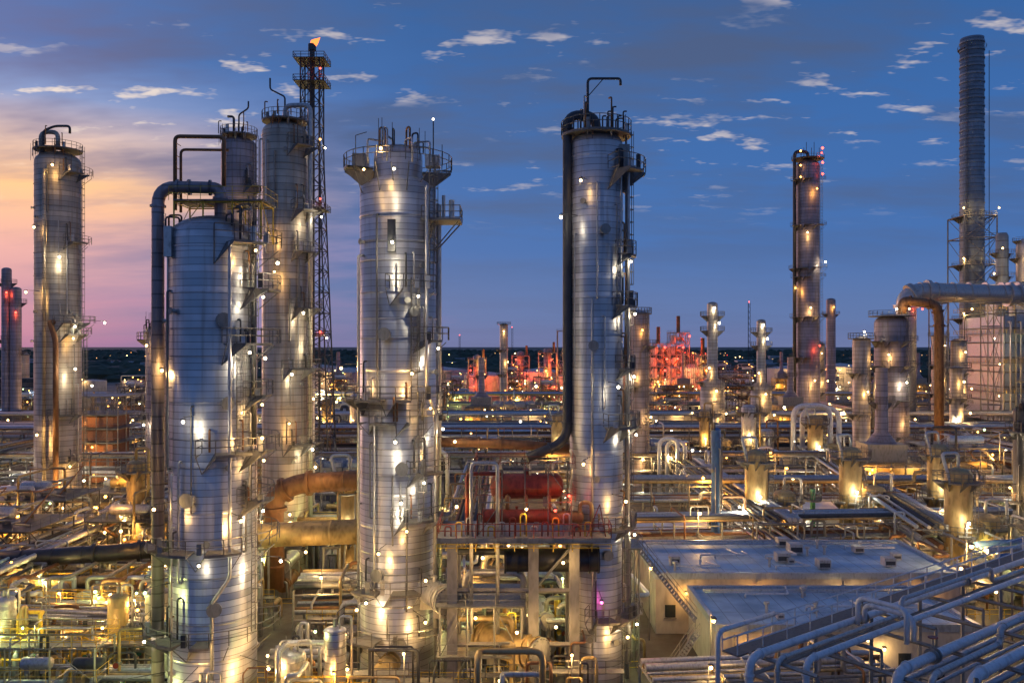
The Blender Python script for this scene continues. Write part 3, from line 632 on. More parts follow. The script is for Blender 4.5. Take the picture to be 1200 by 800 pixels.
def u_cool(seed):
    rr = random.Random(seed); b = B()
    b.frame(-8, 8, -4, 4, [7.0], 4, 1, STEEL, False, True, .17)
    for i in range(4):
        x0 = -8+4*i; b.box(x0+.1, x0+3.9, -4.4, 4.4, 7.2, 8.4, rr.choice((SILV, SILV, STEEL)))
        for y in (-2.1, 2.1): b.revolve((x0+2, y, 8.4), (0, 0, 1), [(1.7, 0), (1.7, .7), (1.55, .7), (1.5, .1)], GREYP, 18, False, False); b.box(x0+.5, x0+3.5, y-.15, y+.15, 8.75, 8.85, DARK); b.box(x0+1.85, x0+2.15, y-1.5, y+1.5, 8.62, 8.72, DARK)
        b.path([(x0+1, -4.6, 7.8), (x0+1, -5.2, 7.8), (x0+1, -5.2, 4)], .2, SILV, 6)
    b.tube((-8, -5.2, 4), (8, -5.2, 4), .35, SILV, 10); b.tube((-8, 3, 4.4), (8, 3, 4.4), .3, TAN, 10)
    for k in range(4): x = rr.uniform(-7, 5); b.hvessel((x, -2.4+1.2*k, 1.2), (1, 0, 0), 2.4, .55, rr.choice((SILV, GRN, BLUEP, TAN)), 10)
    for x in (-5, 4): b.lamp(x, -4.9, 5.8, rr.choice((WARM, WH)), 500, .22)
    b.stairs((9, -4, 0), (9, 3, 7.2)); return b
def u_exch(seed):
    rr = random.Random(seed); b = B()
    for k in range(4):
        x = -6+4*k
        for z in (1.8, 4.0): b.hvessel((x, -3.5, z), (0, 1, 0), 6, .75, rr.choice((SILV, TAN, SILV, RUST)), 12, z < 3, 'flat')
        b.box(x-.7, x+.7, -2.8, -2.2, 0, 3.4, CONC); b.box(x-.7, x+.7, 1.2, 1.8, 0, 3.4, CONC)
        b.path([(x, -2.6, 4.6), (x, -2.6, 6), (x+2, -2.6, 6), (x+2, 5, 6), (x+2, 5, 1)], .22, rr.choice(PM), 8)
        b.path([(x+.9, -5, .6), (x+.9, -5, 2.6), (x, -5, 2.6), (x, -3.9, 2.6)], .14, rr.choice(PM), 6)
    b.lamp(-4, -5, 5.2, WARM, 500, .2); b.lamp(4, -5, 5.2, rr.choice((WH, GRE)), 500, .2)
    b.rail([(-8, -6.4, 0), (8, -6.4, 0)], 1.1, YEL); return b
def u_heat(seed):
    rr = random.Random(seed); b = B()
    b.box(-5, 5, -4, 4, 2.4, 10, TAN); b.box(-3.4, 3.4, -2.6, 2.6, 10, 13, STEEL)
    for x in (-5, -2.5, 0, 2.5, 5): b.beam((x, -4.15, 0), (x, -4.15, 10), .18, STEEL); b.beam((x, 4.15, 0), (x, 4.15, 10), .18, STEEL)
    for z in (3.8, 6.6, 9.4): b.box(-6.2, 6.2, -5.6, -4.3, z, z+.08, STEEL); b.rail([(-6.2, -5.6, z), (6.2, -5.6, z)], 1.1)
    b.revolve((0, 0, 13), (0, 0, 1), [(2.6, 0), (1.1, 2), (1.0, 13), (1.0, 13.1)], CLADR, 18); b.ringplat(20, 1.05, 2.2, 0, 360)
    for x in (-4, 0, 4): b.path([(x, -4, 8.6), (x, -5, 8.6), (x, -5, 1), (x, -8, 1)], .18, rr.choice(PM), 6)
    b.lamp(-4, -6.4, 6, SOD, 600, .22); b.lamp(4, -6.4, 9, WARM, 600, .22); return b
def u_tank(seed, r=8, h=8):
    b = B(); b.revolve((0, 0, 0), (0, 0, 1), [(r, 0), (r, h), (r*.96, h+.2), (.1, h+r*.14)], TANKM, 40, False, False)
    for z in (h*.33, h*.66, h-.1): b.revolve((0, 0, z), (0, 0, 1), [(r+.06, 0), (r+.06, .14)], TANKM, 40, False)
    for i in range(14):
        a = radians(-140+i*6); a2 = radians(-134+i*6); b.beam((cos(a)*(r+.8), sin(a)*(r+.8), h*i/14), (cos(a2)*(r+.8), sin(a2)*(r+.8), h*(i+1)/14), .12, STEEL); b.beam((cos(a)*(r+.8), sin(a)*(r+.8), h*i/14+1.1), (cos(a2)*(r+.8), sin(a2)*(r+.8), h*(i+1)/14+1.1), .06, STEEL)
    b.ringplat(h+.1, r-.6, r, 0, 360); b.lamp(-2, -r-1.5, h+1.2, WARM, 700, .3); return b
def u_bldg(seed):
    rr = random.Random(seed); b = B(); w = 7; d = 5; h = 4.2; b.box(-w, w, -d, d, 0, h, rr.choice((WALL, WHT, BRICK))); b.box(-w-.25, w+.25, -d-.25, d+.25, h, h+.35, ROOF)
    for x in (-5, -2, 2, 5): b.box(x-.7, x+.7, -d-.05, -d+.05, 1.2, 2.6, rr.choice((GLASS, LITW, GLASS))); b.box(x-.8, x+.8, -d-.1, -d+.02, 1.08, 1.18, CONC)
    b.box(-.5, .5, -d-.06, -d+.05, 0, 2.2, DARK); b.box(-3, -1, 0, 2, h+.35, h+1.5, SILV); b.box(2, 3.2, -2, -.8, h+.35, h+1.2, SILV); b.tube((4, 2, h), (4, 2, h+2), .2, SILV)
    b.lamp(0, -d-.9, 3.3, WARM, 350, .2); return b
VAR = [('process_steel_structure', u_frame(101, 2)), ('process_steel_structure', u_frame(102, 3)), ('process_steel_structure', u_frame(103, 4)), ('vessel_cluster', u_vess(104)), ('vessel_cluster', u_vess(105)), ('vessel_cluster', u_vess(106)),
       ('fin_fan_cooler', u_cool(107)), ('fin_fan_cooler', u_cool(108)), ('heat_exchanger_bank', u_exch(109)), ('heat_exchanger_bank', u_exch(110)), ('fired_heater', u_heat(111)), ('process_building', u_bldg(112)), ('process_building', u_bldg(113)), ('storage_tank', u_tank(114)),
       ('vessel_cluster', u_vess(215)), ('process_steel_structure', u_frame(216, 3)), ('process_steel_structure', u_frame(217, 1))]
MESH = [v[1].mesh(v[0]) for v in VAR]
def place(i, x, y, rz=0, lf=1.0, nl=3): return VAR[i][1].build(VAR[i][0], (x, y, 0), rz, MESH[i], lf, nl)
EXC = [(-86, -73, 142, 158), (-40, -20, 104, 126), (-50, -37, 128, 143), (-54, -36, 181, 199), (10, 50, 70, 108), (14, 30, 116, 134), (-24, 8, 200, 236), (17, 33, 162, 177), (46, 62, 222, 238), (66, 80, 243, 258), (72, 96, 180, 198), (94, 112, 290, 310), (120, 205, 255, 335), (-9, -3, 95, 175), (31, 37, 100, 200), (-62, -52, 90, 150), (96, 116, 130, 320), (-116, -96, 130, 320)]
rows = [(107, [8, 3, 9, 0, 16]), (127, [0, 3, 8, 0, 9, 4, 11, 1, 16]), (154, [0, 1, 3, 4, 6, 8, 10, 12, 5, 16]), (187, [1, 4, 6, 3, 0, 5, 10, 8, 7, 12, 14]), (228, [1, 2, 3, 4, 15, 6, 10, 7, 0, 13, 14, 12]), (280, [1, 2, 5, 15, 13, 7, 10, 6, 13, 12]), (320, [2, 1, 15, 10, 7, 12, 13]), (385, [2, 15, 7, 10, 1, 13, 12, 6]), (450, [2, 15, 13, 10, 1, 13, 12]), (530, [2, 13, 13, 15, 10])]
for y, ch in rows:
    sp = 17 if y < 200 else 21 if y < 300 else 28
    x = -.68*y+R.uniform(0, 6)
    while x < .68*y:
        yy = y+R.uniform(-5, 5)
        if not any(a < x < c and d < yy < e for a, c, d, e in EXC) and R.random() > .08:
            place(R.choice(ch), x, yy, R.choice((0, 0, 0, .03, -.03, 1.57)) if y > 150 else R.choice((0, .03)), 1.1 if y < 200 else 1.7 if y < 300 else 3.0, 3 if y < 120 else 2 if y < 210 else 1)
        x += sp*R.uniform(.75, 1.3)
for i, x, y, rz in ((8, -46, 91, 0), (9, -60, 90.5, .05), (8, -36, 90, 0), (9, -33, 104, 0), (8, -12, 97, 0), (9, 4, 98, 0), (4, -44, 106, 0), (8, 5, 84, .1), (0, -62, 104, 0), (3, -16, 104, 0)):
    place(i, x, y, rz, .9)

# red lit distant units
for (x, y, hh) in ((78, 455, 31), (90, 462, 37), (101, 452, 26), (66, 470, 20)):
    b = B(); zs = [z for z in (7, 13, 19, 25, 31, 37) if z <= hh]; b.frame(-5, 5, -5, 5, zs, 3, 2, STEEL, True, True, .3)
    for z in [0]+zs[:-1]:
        b.revolve((-3+R.uniform(-1, 1), -3, z), (0, 0, 1), [(1.3, 0), (1.3, 4.6)], TANKM, 12); b.hvessel((-3, 2, z+2.5), (1, 0, 0), 6, 1.1, SILV, 10)
        b.path([(R.uniform(-4, 4), -5.4, z), (R.uniform(-4, 4), -5.4, z+5), (R.uniform(-4, 4), -5.4, z+5)], .3, RUST, 6)
        b.lamp(R.uniform(-5, 5), -8.5, z+4, R.choice((RED, SOD, RED)), 4200, .6)
    b.revolve((0, 0, zs[-1]), (0, 0, 1), [(1, 0), (1, 9)], RUST, 10)
    b.build('coker_structure', (x, y, 0))
for (x, y, r, h) in ((-14, 520, 15, 12), (18, 560, 17, 13), (40, 500, 13, 12), (-50, 600, 18, 13), (62, 590, 16, 13), (-110, 560, 18, 13), (-150, 640, 20, 14), (130, 620, 18, 14), (200, 600, 20, 14), (-230, 620, 20, 14), (250, 650, 20, 14)):
    t = u_tank(1, r, h); t.lights = [(-r*.6, -r-9, 12, RED if -20 < x < 70 else WARM, 14000, .3)]
    t.build('storage_tank', (x, y, 0))
for x, y, h in ((20, 480, 26), (30, 470, 38), (48, 480, 34), (5, 500, 24), (-20, 490, 22)):
    b = B(); b.frame(-5, 5, -4, 4, [6, 12, 18, h], 2, 1, STEEL, True, True, .3); b.revolve((0, -1, 0), (0, 0, 1), [(2.2, 0), (2.2, h+2), (.2, h+3)], CLADR, 16); b.revolve((3.5, 0, h), (0, 0, 1), [(.7, 0), (.7, 6)], RUST, 8)
    for z in (7, 16, 22): b.lamp(R.uniform(-4, 4), -7.5, z, R.choice((RED, RED, SOD)), 4500, .5)
    b.build('process_steel_structure', (x, y, 0))
b = B(); b.frame(-7, 7, -6, 6, [3, 6, 9, 12, 15, 19], 6, 3, STEEL, True, False, .16)
for z in (0, 3, 6, 9, 12): b.box(-5, 5, -4, 4, z+.2, z+2.4, BRICK); b.lamp(R.uniform(-5, 5), -6.8, z+2.2, SOD, 500, .25)
b.build('furnace_building', (-92, 190, 0))
b = B(); b.box(0, 24, 0, 18, 0, 18, DARK)
for z in range(2, 18, 3): b.box(-.1, 24.1, -.15, 0, z, z+1.4, GLASS)
for z in (6, 12): b.lamp(R.uniform(2, 22), -1.4, z+1.5, BLW, 500, .3)
b.build('cooling_tower_block', (-190, 300, 0))

# ---------------------------------------------------------------- warehouse, shed, control buildings
def gable(name, x0, x1, y0, y1, h, rh, wall, roof):
    b = B(); b.box(x0, x1, y0, y1, 0, h, wall); ym = (y0+y1)/2
    e = .5
    b.quad((x0-e, y0-e, h), (x1+e, y0-e, h), (x1+e, ym, h+rh), (x0-e, ym, h+rh), roof); b.quad((x0-e, ym, h+rh), (x1+e, ym, h+rh), (x1+e, y1+e, h), (x0-e, y1+e, h), roof)
    for x in (x0, x1): k = len(b.v); b.v += [(x, y0, h), (x, y1, h), (x, ym, h+rh-.05)]; b.face((k, k+1, k+2), b.mi(wall))
    n = max(2, int((x1-x0)/5))
    for i in range(n):
        x = x0+(i+.5)*(x1-x0)/n; b.box(x-1.1, x+1.1, y0-.06, y0+.02, .0 if i % 2 else 1.5, 3 if i % 2 else 2.7, STEEL if i % 2 else GLASS)
    b.lamp(x0+2, y0-1, h-.4, WH, 250, .2); b.lamp(x1-2, y0-1, h-.4, WARM, 250, .2)
    return b.build(name)
gable('warehouse', -22, 6, 205, 232, 6.5, 2.4, WHT, ROOF)
gable('storage_shed', 17.5, 28, 121, 130, 3.6, .9, WHT, WHT)
gable('storage_shed', 41, 51, 128, 137, 4.2, 1.6, WHT, WHT)
gable('storage_shed', 66, 74, 134, 146, 4.4, 1.2, BRICK, ROOF)
def flat(name, x0, x1, y0, y1, h, seed, wall):
    rr = random.Random(seed); b = B(); b.box(x0, x1, y0, y1, 0, h, wall); b.box(x0+.3, x1-.3, y0+.3, y1-.3, h, h+.06, ROOF)
    for (a, c, d, e) in ((x0-.15, x1+.15, y0-.15, y0+.3), (x0-.15, x1+.15, y1-.3, y1+.15), (x0-.15, x0+.3, y0+.3, y1-.3), (x1-.3, x1+.15, y0+.3, y1-.3)): b.box(a, c, d, e, h-.3, h+.35, GREYP)
    n = int((x1-x0)/3)
    for i in range(n):
        x = x0+1.5+i*3
        if rr.random() < .55: b.box(x-.55, x+.55, y0-.04, y0+.05, 1.7, 3.0, rr.choice((GLASS, GLASS, LITW))); b.box(x-.65, x+.65, y0-.1, y0+.0, 1.55, 1.66, CONC)
        elif rr.random() < .5: b.box(x-.5, x+.5, y0-.05, y0+.05, 0, 2.2, DARK)
        else: b.box(x-.5, x+.5, y0-.35, y0-.02, .6, 2.4, STEEL); b.path([(x, y0-.15, 2.4), (x, y0-.15, h-.5)], .06, STEEL, 6)
    for k in range(int((x1-x0)*(y1-y0)/20)):
        x = rr.uniform(x0+1.5, x1-3); y = rr.uniform(y0+1.5, y1-2.5); t = rr.random()
        if t < .35: w = rr.uniform(.5, 1.5); b.box(x, x+w, y, y+w, h+.25, h+.25+w*.7, SILV); b.box(x+.1, x+w-.1, y-.02, y, h+.4, h+.2+w*.5, DARK)
        elif t < .7: b.tube((x, y, h), (x, y, h+.9), .14, SILV, 8); b.tube((x, y, h+.9), (x, y, h+1.1), .28, SILV, 8)
        else: b.path([(x, y, h+.1), (x, y, h+.5), (x+rr.uniform(2, 5), y, h+.5), (x+rr.uniform(2, 5), y+rr.uniform(1, 3), h+.5)], .1, WHITE, 6)
    b.path([(x0+1, y1-2.2, h+.5), (x1-1, y1-2.2, h+.5)], .14, SILV, 8); b.path([(x0+1, y1-2.8, h+.5), (x1-6, y1-2.8, h+.5)], .1, GREYP, 8)
    x = x0+3
    while x < x1: b.lamp(x, y0-.8, h-1.6, rr.choice((SOD, WARM)), 170, .16); x += rr.uniform(7, 12)
    b.pole_lamp(x0-1, y0-2, h+1.5, WARM, 350, .22)
    return b.build(name)
flat('control_building', 15, 47, 89, 104, 6.0, 1, WALL)
flat('substation_building', 18, 41, 75, 87, 5.2, 2, WALL)
b = B(); b.stairs((16.6, 77, 5.2), (11.5, 79, 11.5), 1.1); b.stairs((12.6, 74, 0), (16.2, 74.4, 5), 1.1); b.frame(9.6, 11.6, 78, 81, [5.5, 11.5], 1, 1, STEEL, True, True, .12); b.build('access_stairs')

# ---------------------------------------------------------------- centre red exchanger platform
b = B()
b.box(-6.2, 8.2, 70.5, 77.5, 13.7, 14.1, STEEL); b.rail([(-6.2, 77.5, 14.1), (-6.2, 70.5, 14.1), (8.2, 70.5, 14.1), (8.2, 77.5, 14.1)], 1.15, REDP, .06)
b.rail([(-6.2, 70.45, 13.0), (8.2, 70.45, 13.0)], .6, YEL, .05)
for x in (-5, 1.8, 5.2):
    for y in (71.5, 76.5): b.box(x-.42, x+.42, y-.42, y+.42, 0, 13.6, CONC)
for z in (5, 9.5): b.beam((-5, 71.5, z), (5.2, 71.5, z), .3, CONC)
b.beam((1.8, 71.5, 9.5), (5.2, 71.5, 13.4), .16, STEEL)
b.hvessel((-1.4, 75.3, 17.6), (1, 0, 0), 5.4, 1.1, REDP, 22); b.hvessel((-2.4, 73.2, 15.4), (1, 0, 0), 5.6, .6, REDP, 18, True, 'flat')
b.hvessel((2.9, 73.2, 15.3), (1, 0, 0), 3.0, .55, RUST, 16)
for x in (-1.4, -.4, 1.2, 3.2): b.path([(x, 73.2, 15.8), (x, 73.2, 17.0), (x, 75.2, 16.8)], .18, RUST, 8)
for x in (-1, 1.6, 3.6): b.path([(x, 75, 18.4), (x, 75, 19.8), (x+.8, 75, 19.8)], .12, SILV, 6)
b.frame(-2.8, 5.0, 71.9, 76.9, [16.9, 19.6], 4, 1, RAILM, False, True, .1, True, 14.1, REDP)
b.path([(-3.8, 72, 14), (-3.8, 72, 19.2), (-1, 72, 19.2), (-1, 74.8, 18.6)], .18, REDP, 8); b.path([(5.8, 73, 14), (5.8, 73, 16.6), (6.8, 73, 16.6), (6.8, 73, 14)], .18, TAN, 8)
b.path([(-1.2, 71.2, 6), (-1.2, 71.2, 20.2), (-3.4, 71.2, 20.2), (-3.4, 71.2, 6)], .16, SILV, 8)
for i in range(14): b.path([(-5.6+i*.9, 71.3, 14.1), (-5.6+i*.9, 71.3, 14.9+.35*(i % 4)), (-5.1+i*.9, 71.3, 14.9+.35*(i % 4)), (-5.1+i*.9, 71.3, 14.1)], .07, (REDP, YEL, SILV)[i % 3], 6)
b.beam((6.2, 71, 14.1), (7.3, 71, 16.8), .06, REDP); b.beam((7.8, 71, 14.1), (7.3, 71, 16.8), .06, REDP); b.beam((6.5, 71, 15), (7.6, 71, 15), .05, REDP)
b.hvessel((-.5, 73, 11.7), (1, 0, 0), 7.8, 1.0, BLACK, 20, False, 'flat')
b.path([(-5.5, 73, 12.4), (3.5, 73, 12.4)], .3, BLACK, 8)
b.lamp(1.2, 71.0, 16.4, WARM, 60, .14); b.lamp(4.8, 71.6, 17.4, RED, 90, .14); b.lamp(3.6, 70.9, 16.3, RED, 50, .12); b.lamp(-4.6, 71.0, 16.6, WARM, 110, .15); b.lamp(-2.4, 70.0, 12.6, WARM, 240, .15); b.lamp(4.2, 70.0, 12.2, WARM, 240, .15); b.lamp(3.6, 69.8, 7, WARM, 300, .15); b.lamp(-3, 70.2, 7.6, WARM, 300, .15); b.lamp(-1, 69.8, 2.6, WARM, 300, .15)
b.frame(-6, 0.8, 70.8, 77, [4.2, 8.4], 3, 1, STEEL, True, True, .12)
b.path([(-5, 72, 4.3), (-5, 72, 7), (0, 72, 7), (0, 72, 1)], .25, TAN, 10); b.path([(-4, 73, 8.5), (-4, 73, 10.6), (1, 73, 10.6), (1, 73, 2)], .3, SILV, 10)
for i in range(8): b.path([(-5.6+i*1.5, 71.0, .2), (-5.6+i*1.5, 71.0, 2+1.1*(i % 4)), (-4.4+i*1.5, 71.0, 2+1.1*(i % 4)), (-4.4+i*1.5, 74, 2+1.1*(i % 4))], .1, PM[i], 6)
b.build('heat_exchanger_platform')
def flanged(name, p, ax, L, r, mat, em):
    b = B(); w = nrm(ax); b.hvessel(p, ax, L, r, mat, 28, True, 'flat')
    e = sub(p, mul(w, .25)); b.revolve(e, mul(w, -1), [(r*1.12, 0), (r*1.12, .2), (r*.95, .22), (r*.3, .42)], em, 28, False)
    u, v = basis(w)
    for i in range(20):
        a = 2*pi*i/20; q = add(e, add(mul(u, r*1.03*cos(a)), mul(v, r*1.03*sin(a)))); b.tube(q, sub(q, mul(w, .3)), .05, DARK, 5)
    b.lamp(p[0]-1.6, p[1]-1.2, p[2]+r+.9, WARM, 200, .15)
    return b.build(name)
flanged('shell_tube_exchanger', (2.0, 70.4, 4.6), (-.75, .66, 0), 6.0, 1.25, TAN, STEEL)
flanged('shell_tube_exchanger', (-5.6, 72.4, 8.4), (-.5, .86, 0), 4.6, 1.1, SILV, STEEL)
flanged('shell_tube_exchanger', (-11.5, 69, 2.6), (.2, .98, 0), 5, .8, TAN, STEEL)

def drum(x, y, r, h, m):
    b = B(); prof = [(r*.85, 0), (r*.85, .8), (r, .9), (r, h)]+[(max(r*cos(a), .03), h+r*.4*sin(a)) for a in (.4, .8, 1.2, 1.57)]
    b.revolve((0, 0, 0), (0, 0, 1), prof, m, 24, True, False)
    z = 1.2
    while z < h: b.revolve((0, 0, z), (0, 0, 1), [(r*1.03, 0), (r*1.03, .1)], m, 24, False); z += .55
    b.tube((0, 0, h), (0, 0, h+r*.4+.6), .15, STEEL); b.path([(r*.5, -.2, h+.2), (r*.5, -.2, h+1.2), (r+.5, -.2, h+1.2), (r+.5, -.2, 0)], .1, SILV, 6)
    b.lamp(-r-.5, -.8, h+.2, R.choice((WARM, GRE)), 130, .13); b.build('vertical_drum', (x, y, 0))
drum(-17.6, 68, 1.15, 5.4, SILV); drum(-13.8, 66.5, .85, 7.8, CLAD); drum(-23.5, 64.5, 1.1, 4.2, SILV); drum(-29, 72, .9, 6.5, SILV); drum(-31.5, 76, 1.1, 8, CLADW); drum(-36, 78, .9, 7, TAN); drum(-47, 79, 1.0, 6.4, SILV)
b = B()
b.box(-52, -27, 75.2, 76.8, 3.4, 3.5, STEEL); b.rail([(-52, 75.2, 3.5), (-27, 75.2, 3.5)], 1.1, YEL, .05); b.rail([(-52, 76.8, 3.5), (-27, 76.8, 3.5)], 1.1, YEL, .05)
for x in range(-52, -26, 4): b.beam((x, 75.4, 0), (x, 75.4, 3.4), .14, STEEL); b.beam((x, 76.6, 0), (x, 76.6, 3.4), .14, STEEL)
b.frame(-56, -34, 69.5, 73.0, [2.6, 5.4], 6, 1, STEEL, False, True, .12, True, 0, YEL)
for k in range(7): b.path([(-56, 73.8-.55*k, .8+.3*(k % 3)), (-40+k, 73.8-.55*k, .8+.3*(k % 3)), (-40+k, 73.8-.55*k, 2.4), (-26+.5*k, 73.8-.55*k, 2.4), (-26+.5*k, 79, 2.4)], .11+.04*(k % 3), PM[k], 8)
for k in range(5): b.hvessel((-54+4.4*k, 71.3, 3.5), (1, 0, 0), 2.2, .5, PM[k+2], 12)
for x in (-50, -43, -36, -30): b.lamp(x, 75.0, 5.2, R.choice((WARM, GRE)), 300, .14)
b.build('elevated_walkway')
# small-bore pipework with valves filling the paving between the columns
for (x0, x1, y0, y1, n, sd) in ((-64, -28, 86, 96, 70, 1), (-20, 8, 79, 87, 50, 2), (-56, -28, 72, 80, 46, 3), (-20, 6, 64, 72, 34, 4), (-68, -34, 100, 110, 44, 5), (-64, -40, 76, 86, 34, 6)):
    rr = random.Random(sd); b = B()
    for k in range(n):
        x = rr.uniform(x0, x1); y = rr.uniform(y0, y1); h = rr.uniform(1.2, 6.5); dx = rr.uniform(-5, 5); dy = rr.uniform(-3, 3); r = rr.choice((.06, .08, .1, .14, .2, .26)); m = rr.choice(PM+[YEL, TAN, DARK, STEEL])
        b.path([(x, y, 0), (x, y, h), (x+dx, y, h), (x+dx, y+dy, h), (x+dx, y+dy, 0)], r, m, 8)
        b.tube((x, y, h*.5), (x, y, h*.5+.25), r*1.7, STEEL, 8); b.tube((x, y, h*.5+.12), (x, y-.6, h*.5+.12), .04, DARK, 5); b.tube((x, y-.6, h*.5+.12), (x, y-.65, h*.5+.12), .25, rr.choice((REDP, GRN, YEL)), 10)
        if k % 3 == 0: z = rr.uniform(2, 4); b.rail([(x-3, y+.8, z), (x+3, y+.8, z)], 1.0, rr.choice((YEL, RAILM)), .045); b.box(x-3, x+3, y+.8, y+1.8, z-.06, z, RAILM); b.beam((x-2.8, y+1.2, 0), (x-2.8, y+1.2, z), .1, STEEL); b.beam((x+2.8, y+1.2, 0), (x+2.8, y+1.2, z), .1, STEEL)
        if k % 8 == 0: b.beam((x+.4, y, 0), (x+.4, y, h+2), .07, STEEL); b.lamp(x+.4, y-.3, h+1.9, rr.choice(GL), 300, .13)
    b.build('valve_manifold', nl=5)
def duct(name, pts, r, mat, lamps=(), legs=(), bend=None):
    b = B(); b.path(pts, r, mat, 24, bend or r*2.2, 8, True)
    for a, c in zip(pts[:-1], pts[1:]):
        d = sub(c, a); L = ln(d); w = nrm(d); t = 2.5
        while t < L-1.5: b.revolve(add(a, mul(w, t)), w, [(r*1.05, 0), (r*1.05, .18)], mat, 24, False); t += 3.2
    for (x, y, z) in legs:
        for k in (-1, 1): b.beam((x+k*.9, y, 0), (x+k*.9, y, z), .2, STEEL)
        b.beam((x-1, y, z), (x+1, y, z), .2, STEEL)
    for l in lamps: b.lamp(*l)
    b.build(name)
duct('insulated_duct', [(-32, 95, 8.8), (-15, 94, 9.6)], 1.35, TAN, [(-22, 91, 8, WARM, 380, .18), (-27, 92.0, 11, WARM, 300, .18)], [(-28, 95, 7.3), (-20, 94.5, 7.6)])
duct('rusted_vapour_duct', [(-27.6, 99, 2), (-27.6, 99, 12.6), (-25, 99, 14.0), (-13, 98, 14.8)], 1.15, RUST, [(-22, 95.5, 16.4, WARM, 350, .18), (-25, 96, 11, WARM, 250, .18)], [(-19, 98.5, 12.8)], 2.6)
duct('black_duct', [(-66, 93, 6.0), (-44, 95, 7.0), (-38.5, 97, 7.0), (-36, 103, 7.0)], .95, BLACK, [(-50, 91, 5, GRE, 350, .18), (-42, 92.5, 9, SOD, 250, .18)], [(-60, 93.5, 5.2), (-52, 94.2, 5.6), (-45, 95, 5.9)])
duct('insulated_duct', [(-64, 90.5, 4.6), (-46, 92, 4.6), (-42, 96, 4.6)], .55, TAN, [(-57, 88, 5.6, WARM, 300, .18)], [(-58, 91, 4), (-50, 91.8, 4)])
duct('red_overhead_duct', [(-10, 80, 21), (-2, 79, 21), (5.5, 78, 20.6)], .45, RUST)
def goose(x, y, h, w, r, k=1):
    b = B()
    for i in range(k): b.path([(i*r*4, i*.8, 0), (i*r*4, i*.8, h-i*.6), (w+i*r*4, i*.8, h-i*.6), (w+i*r*4, i*.8, 0)], r, WHITE, 10, r*5, 6)
    b.build('gooseneck_pipe', (x, y, 0))
goose(61, 185, 17, 8, .55, 2); goose(28.5, 165, 12, 3.5, .4, 2); goose(78, 160, 11, 4, .4, 1); goose(-18, 150, 12, 5, .4, 2); goose(50, 175, 9, 4, .35, 2)

# ---------------------------------------------------------------- foreground right pipe bridge
ang = atan2(22, 29)
b = B(); L = 52
lanes = [(2.6, 12.35, .24), (1.5, 12.3, .15), (.4, 12.35, .2), (-2.0, 11.2, .3), (-3.4, 11.1, .2), (-5.0, 11.2, .32)]
for i, (y, z, r) in enumerate(lanes):
    s0 = -1.5+1.1*i if y > 0 else 2+1.3*i; up = 1.0 if i in (1, 4) else 0
    if up: pts = [(s0, y, 2), (s0, y, z), (12+i, y, z), (12+i, y, z+up), (26, y, z+up), (26, y, z), (L, y, z)]
    else: pts = [(s0, y, 2), (s0, y, z), (L, y, z)]
    b.path(pts, r, WHITE if i % 3 != 1 else SILV, 16, r*4, 7, True)
t = 0
while t <= L:
    for y in (3.6, -6.2): b.beam((t, y, 0), (t, y, 12), .22, STEEL)
    b.beam((t, -6.3, 10.75), (t, 3.7, 10.75), .2, STEEL); b.beam((t, -.8, 11.95), (t, 3.7, 11.95), .18, STEEL); b.beam((t, -.8, 10.75), (t, -.8, 11.95), .15, STEEL)
    b.beam((t, 3.6, 6), (t, -6.2, 6), .15, STEEL); t += 6.5
for y in (3.6, -6.2): b.beam((0, y, 10.7), (L, y, 10.7), .2, STEEL); b.beam((0, y, 6), (L, y, 6), .15, STEEL)
for z, y, r in ((7.2, 2.4, .2), (7.2, .8, .14), (7.2, -1.4, .25), (7.2, -3.6, .2)): b.tube((0, y, z), (L, y, z), r, GREYP, 10)
b.box(-1, L, 3.75, 4.9, 11.9, 12.0, RAILM)
for y in (3.8, 4.9): b.rail([(-1, y, 12.0), (L, y, 12.0)], 1.15, WHITE, .075, 2.4)
b.path([(-1.4, 4.9, 2), (-1.4, 4.9, 13.2), (4, 4.9, 13.2)], .15, WHITE, 10, .6)
for k in range(2): b.path([(9+k*.8, -1, 11.9), (9+k*.8, -1, 14.0-.6*k), (9+k*.8, 2.2, 14.0-.6*k), (9+k*.8, 2.2, 12.2)], .16, WHITE, 10, .6, 6)
for k in range(4): b.path([(22+k*1.3, -16, 9.6), (22+k*1.3, -8.0-k*.9, 9.6), (L, -8.0-k*.9, 9.6)], .26, WHITE if k % 2 else GREYP, 14, 2.4, 9)
for t in (10, 24, 38):
    for y, z, r in ((2.6, 12.35, .24), (-2.0, 11.2, .3)): b.revolve((t, y, z), (1, 0, 0), [(r*1.6, 0), (r*1.6, .1)], STEEL, 14); b.revolve((t+.35, y, z), (1, 0, 0), [(r*1.6, 0), (r*1.6, .1)], STEEL, 14); b.tube((t+.2, y, z), (t+.2, y, z+1.1), .06, STEEL, 6); b.revolve((t+.2, y, z+1.1), (0, 0, 1), [(.3, 0), (.3, .05)], REDP, 12)
b.lamp(14, 4.4, 9.6, WARM, 200, .15); b.lamp(34, 4.6, 9.4, WARM, 200, .15)
b.build('pipe_bridge', (16.2, 47.2, 0), ang)
pipe_rack('pipe_rack', 10.5, 66, 30, 68, 5, [2.4, 4.4], 7, 42, lampsp=10, lp=260)
pipe_rack('pipe_rack', 50, 78, 84, 100, 6, [4.5, 6.6], 7, 41, lampsp=14, lp=260, mats=[SILV, GREYP, GREYP, STEEL])
place(8, 54, 100, 0, .8); place(0, 66, 98, 0, .8); place(3, 58, 106, 0, .8)
b = B()
for k in range(4): b.path([(50, 86+2*k, 8+.2*k), (56+k, 88+2*k, 8+.2*k), (62, 95+2*k, 8.5), (76, 98+2*k, 8.5)], .34, BLUEP if k % 2 else SILV, 12, 3)
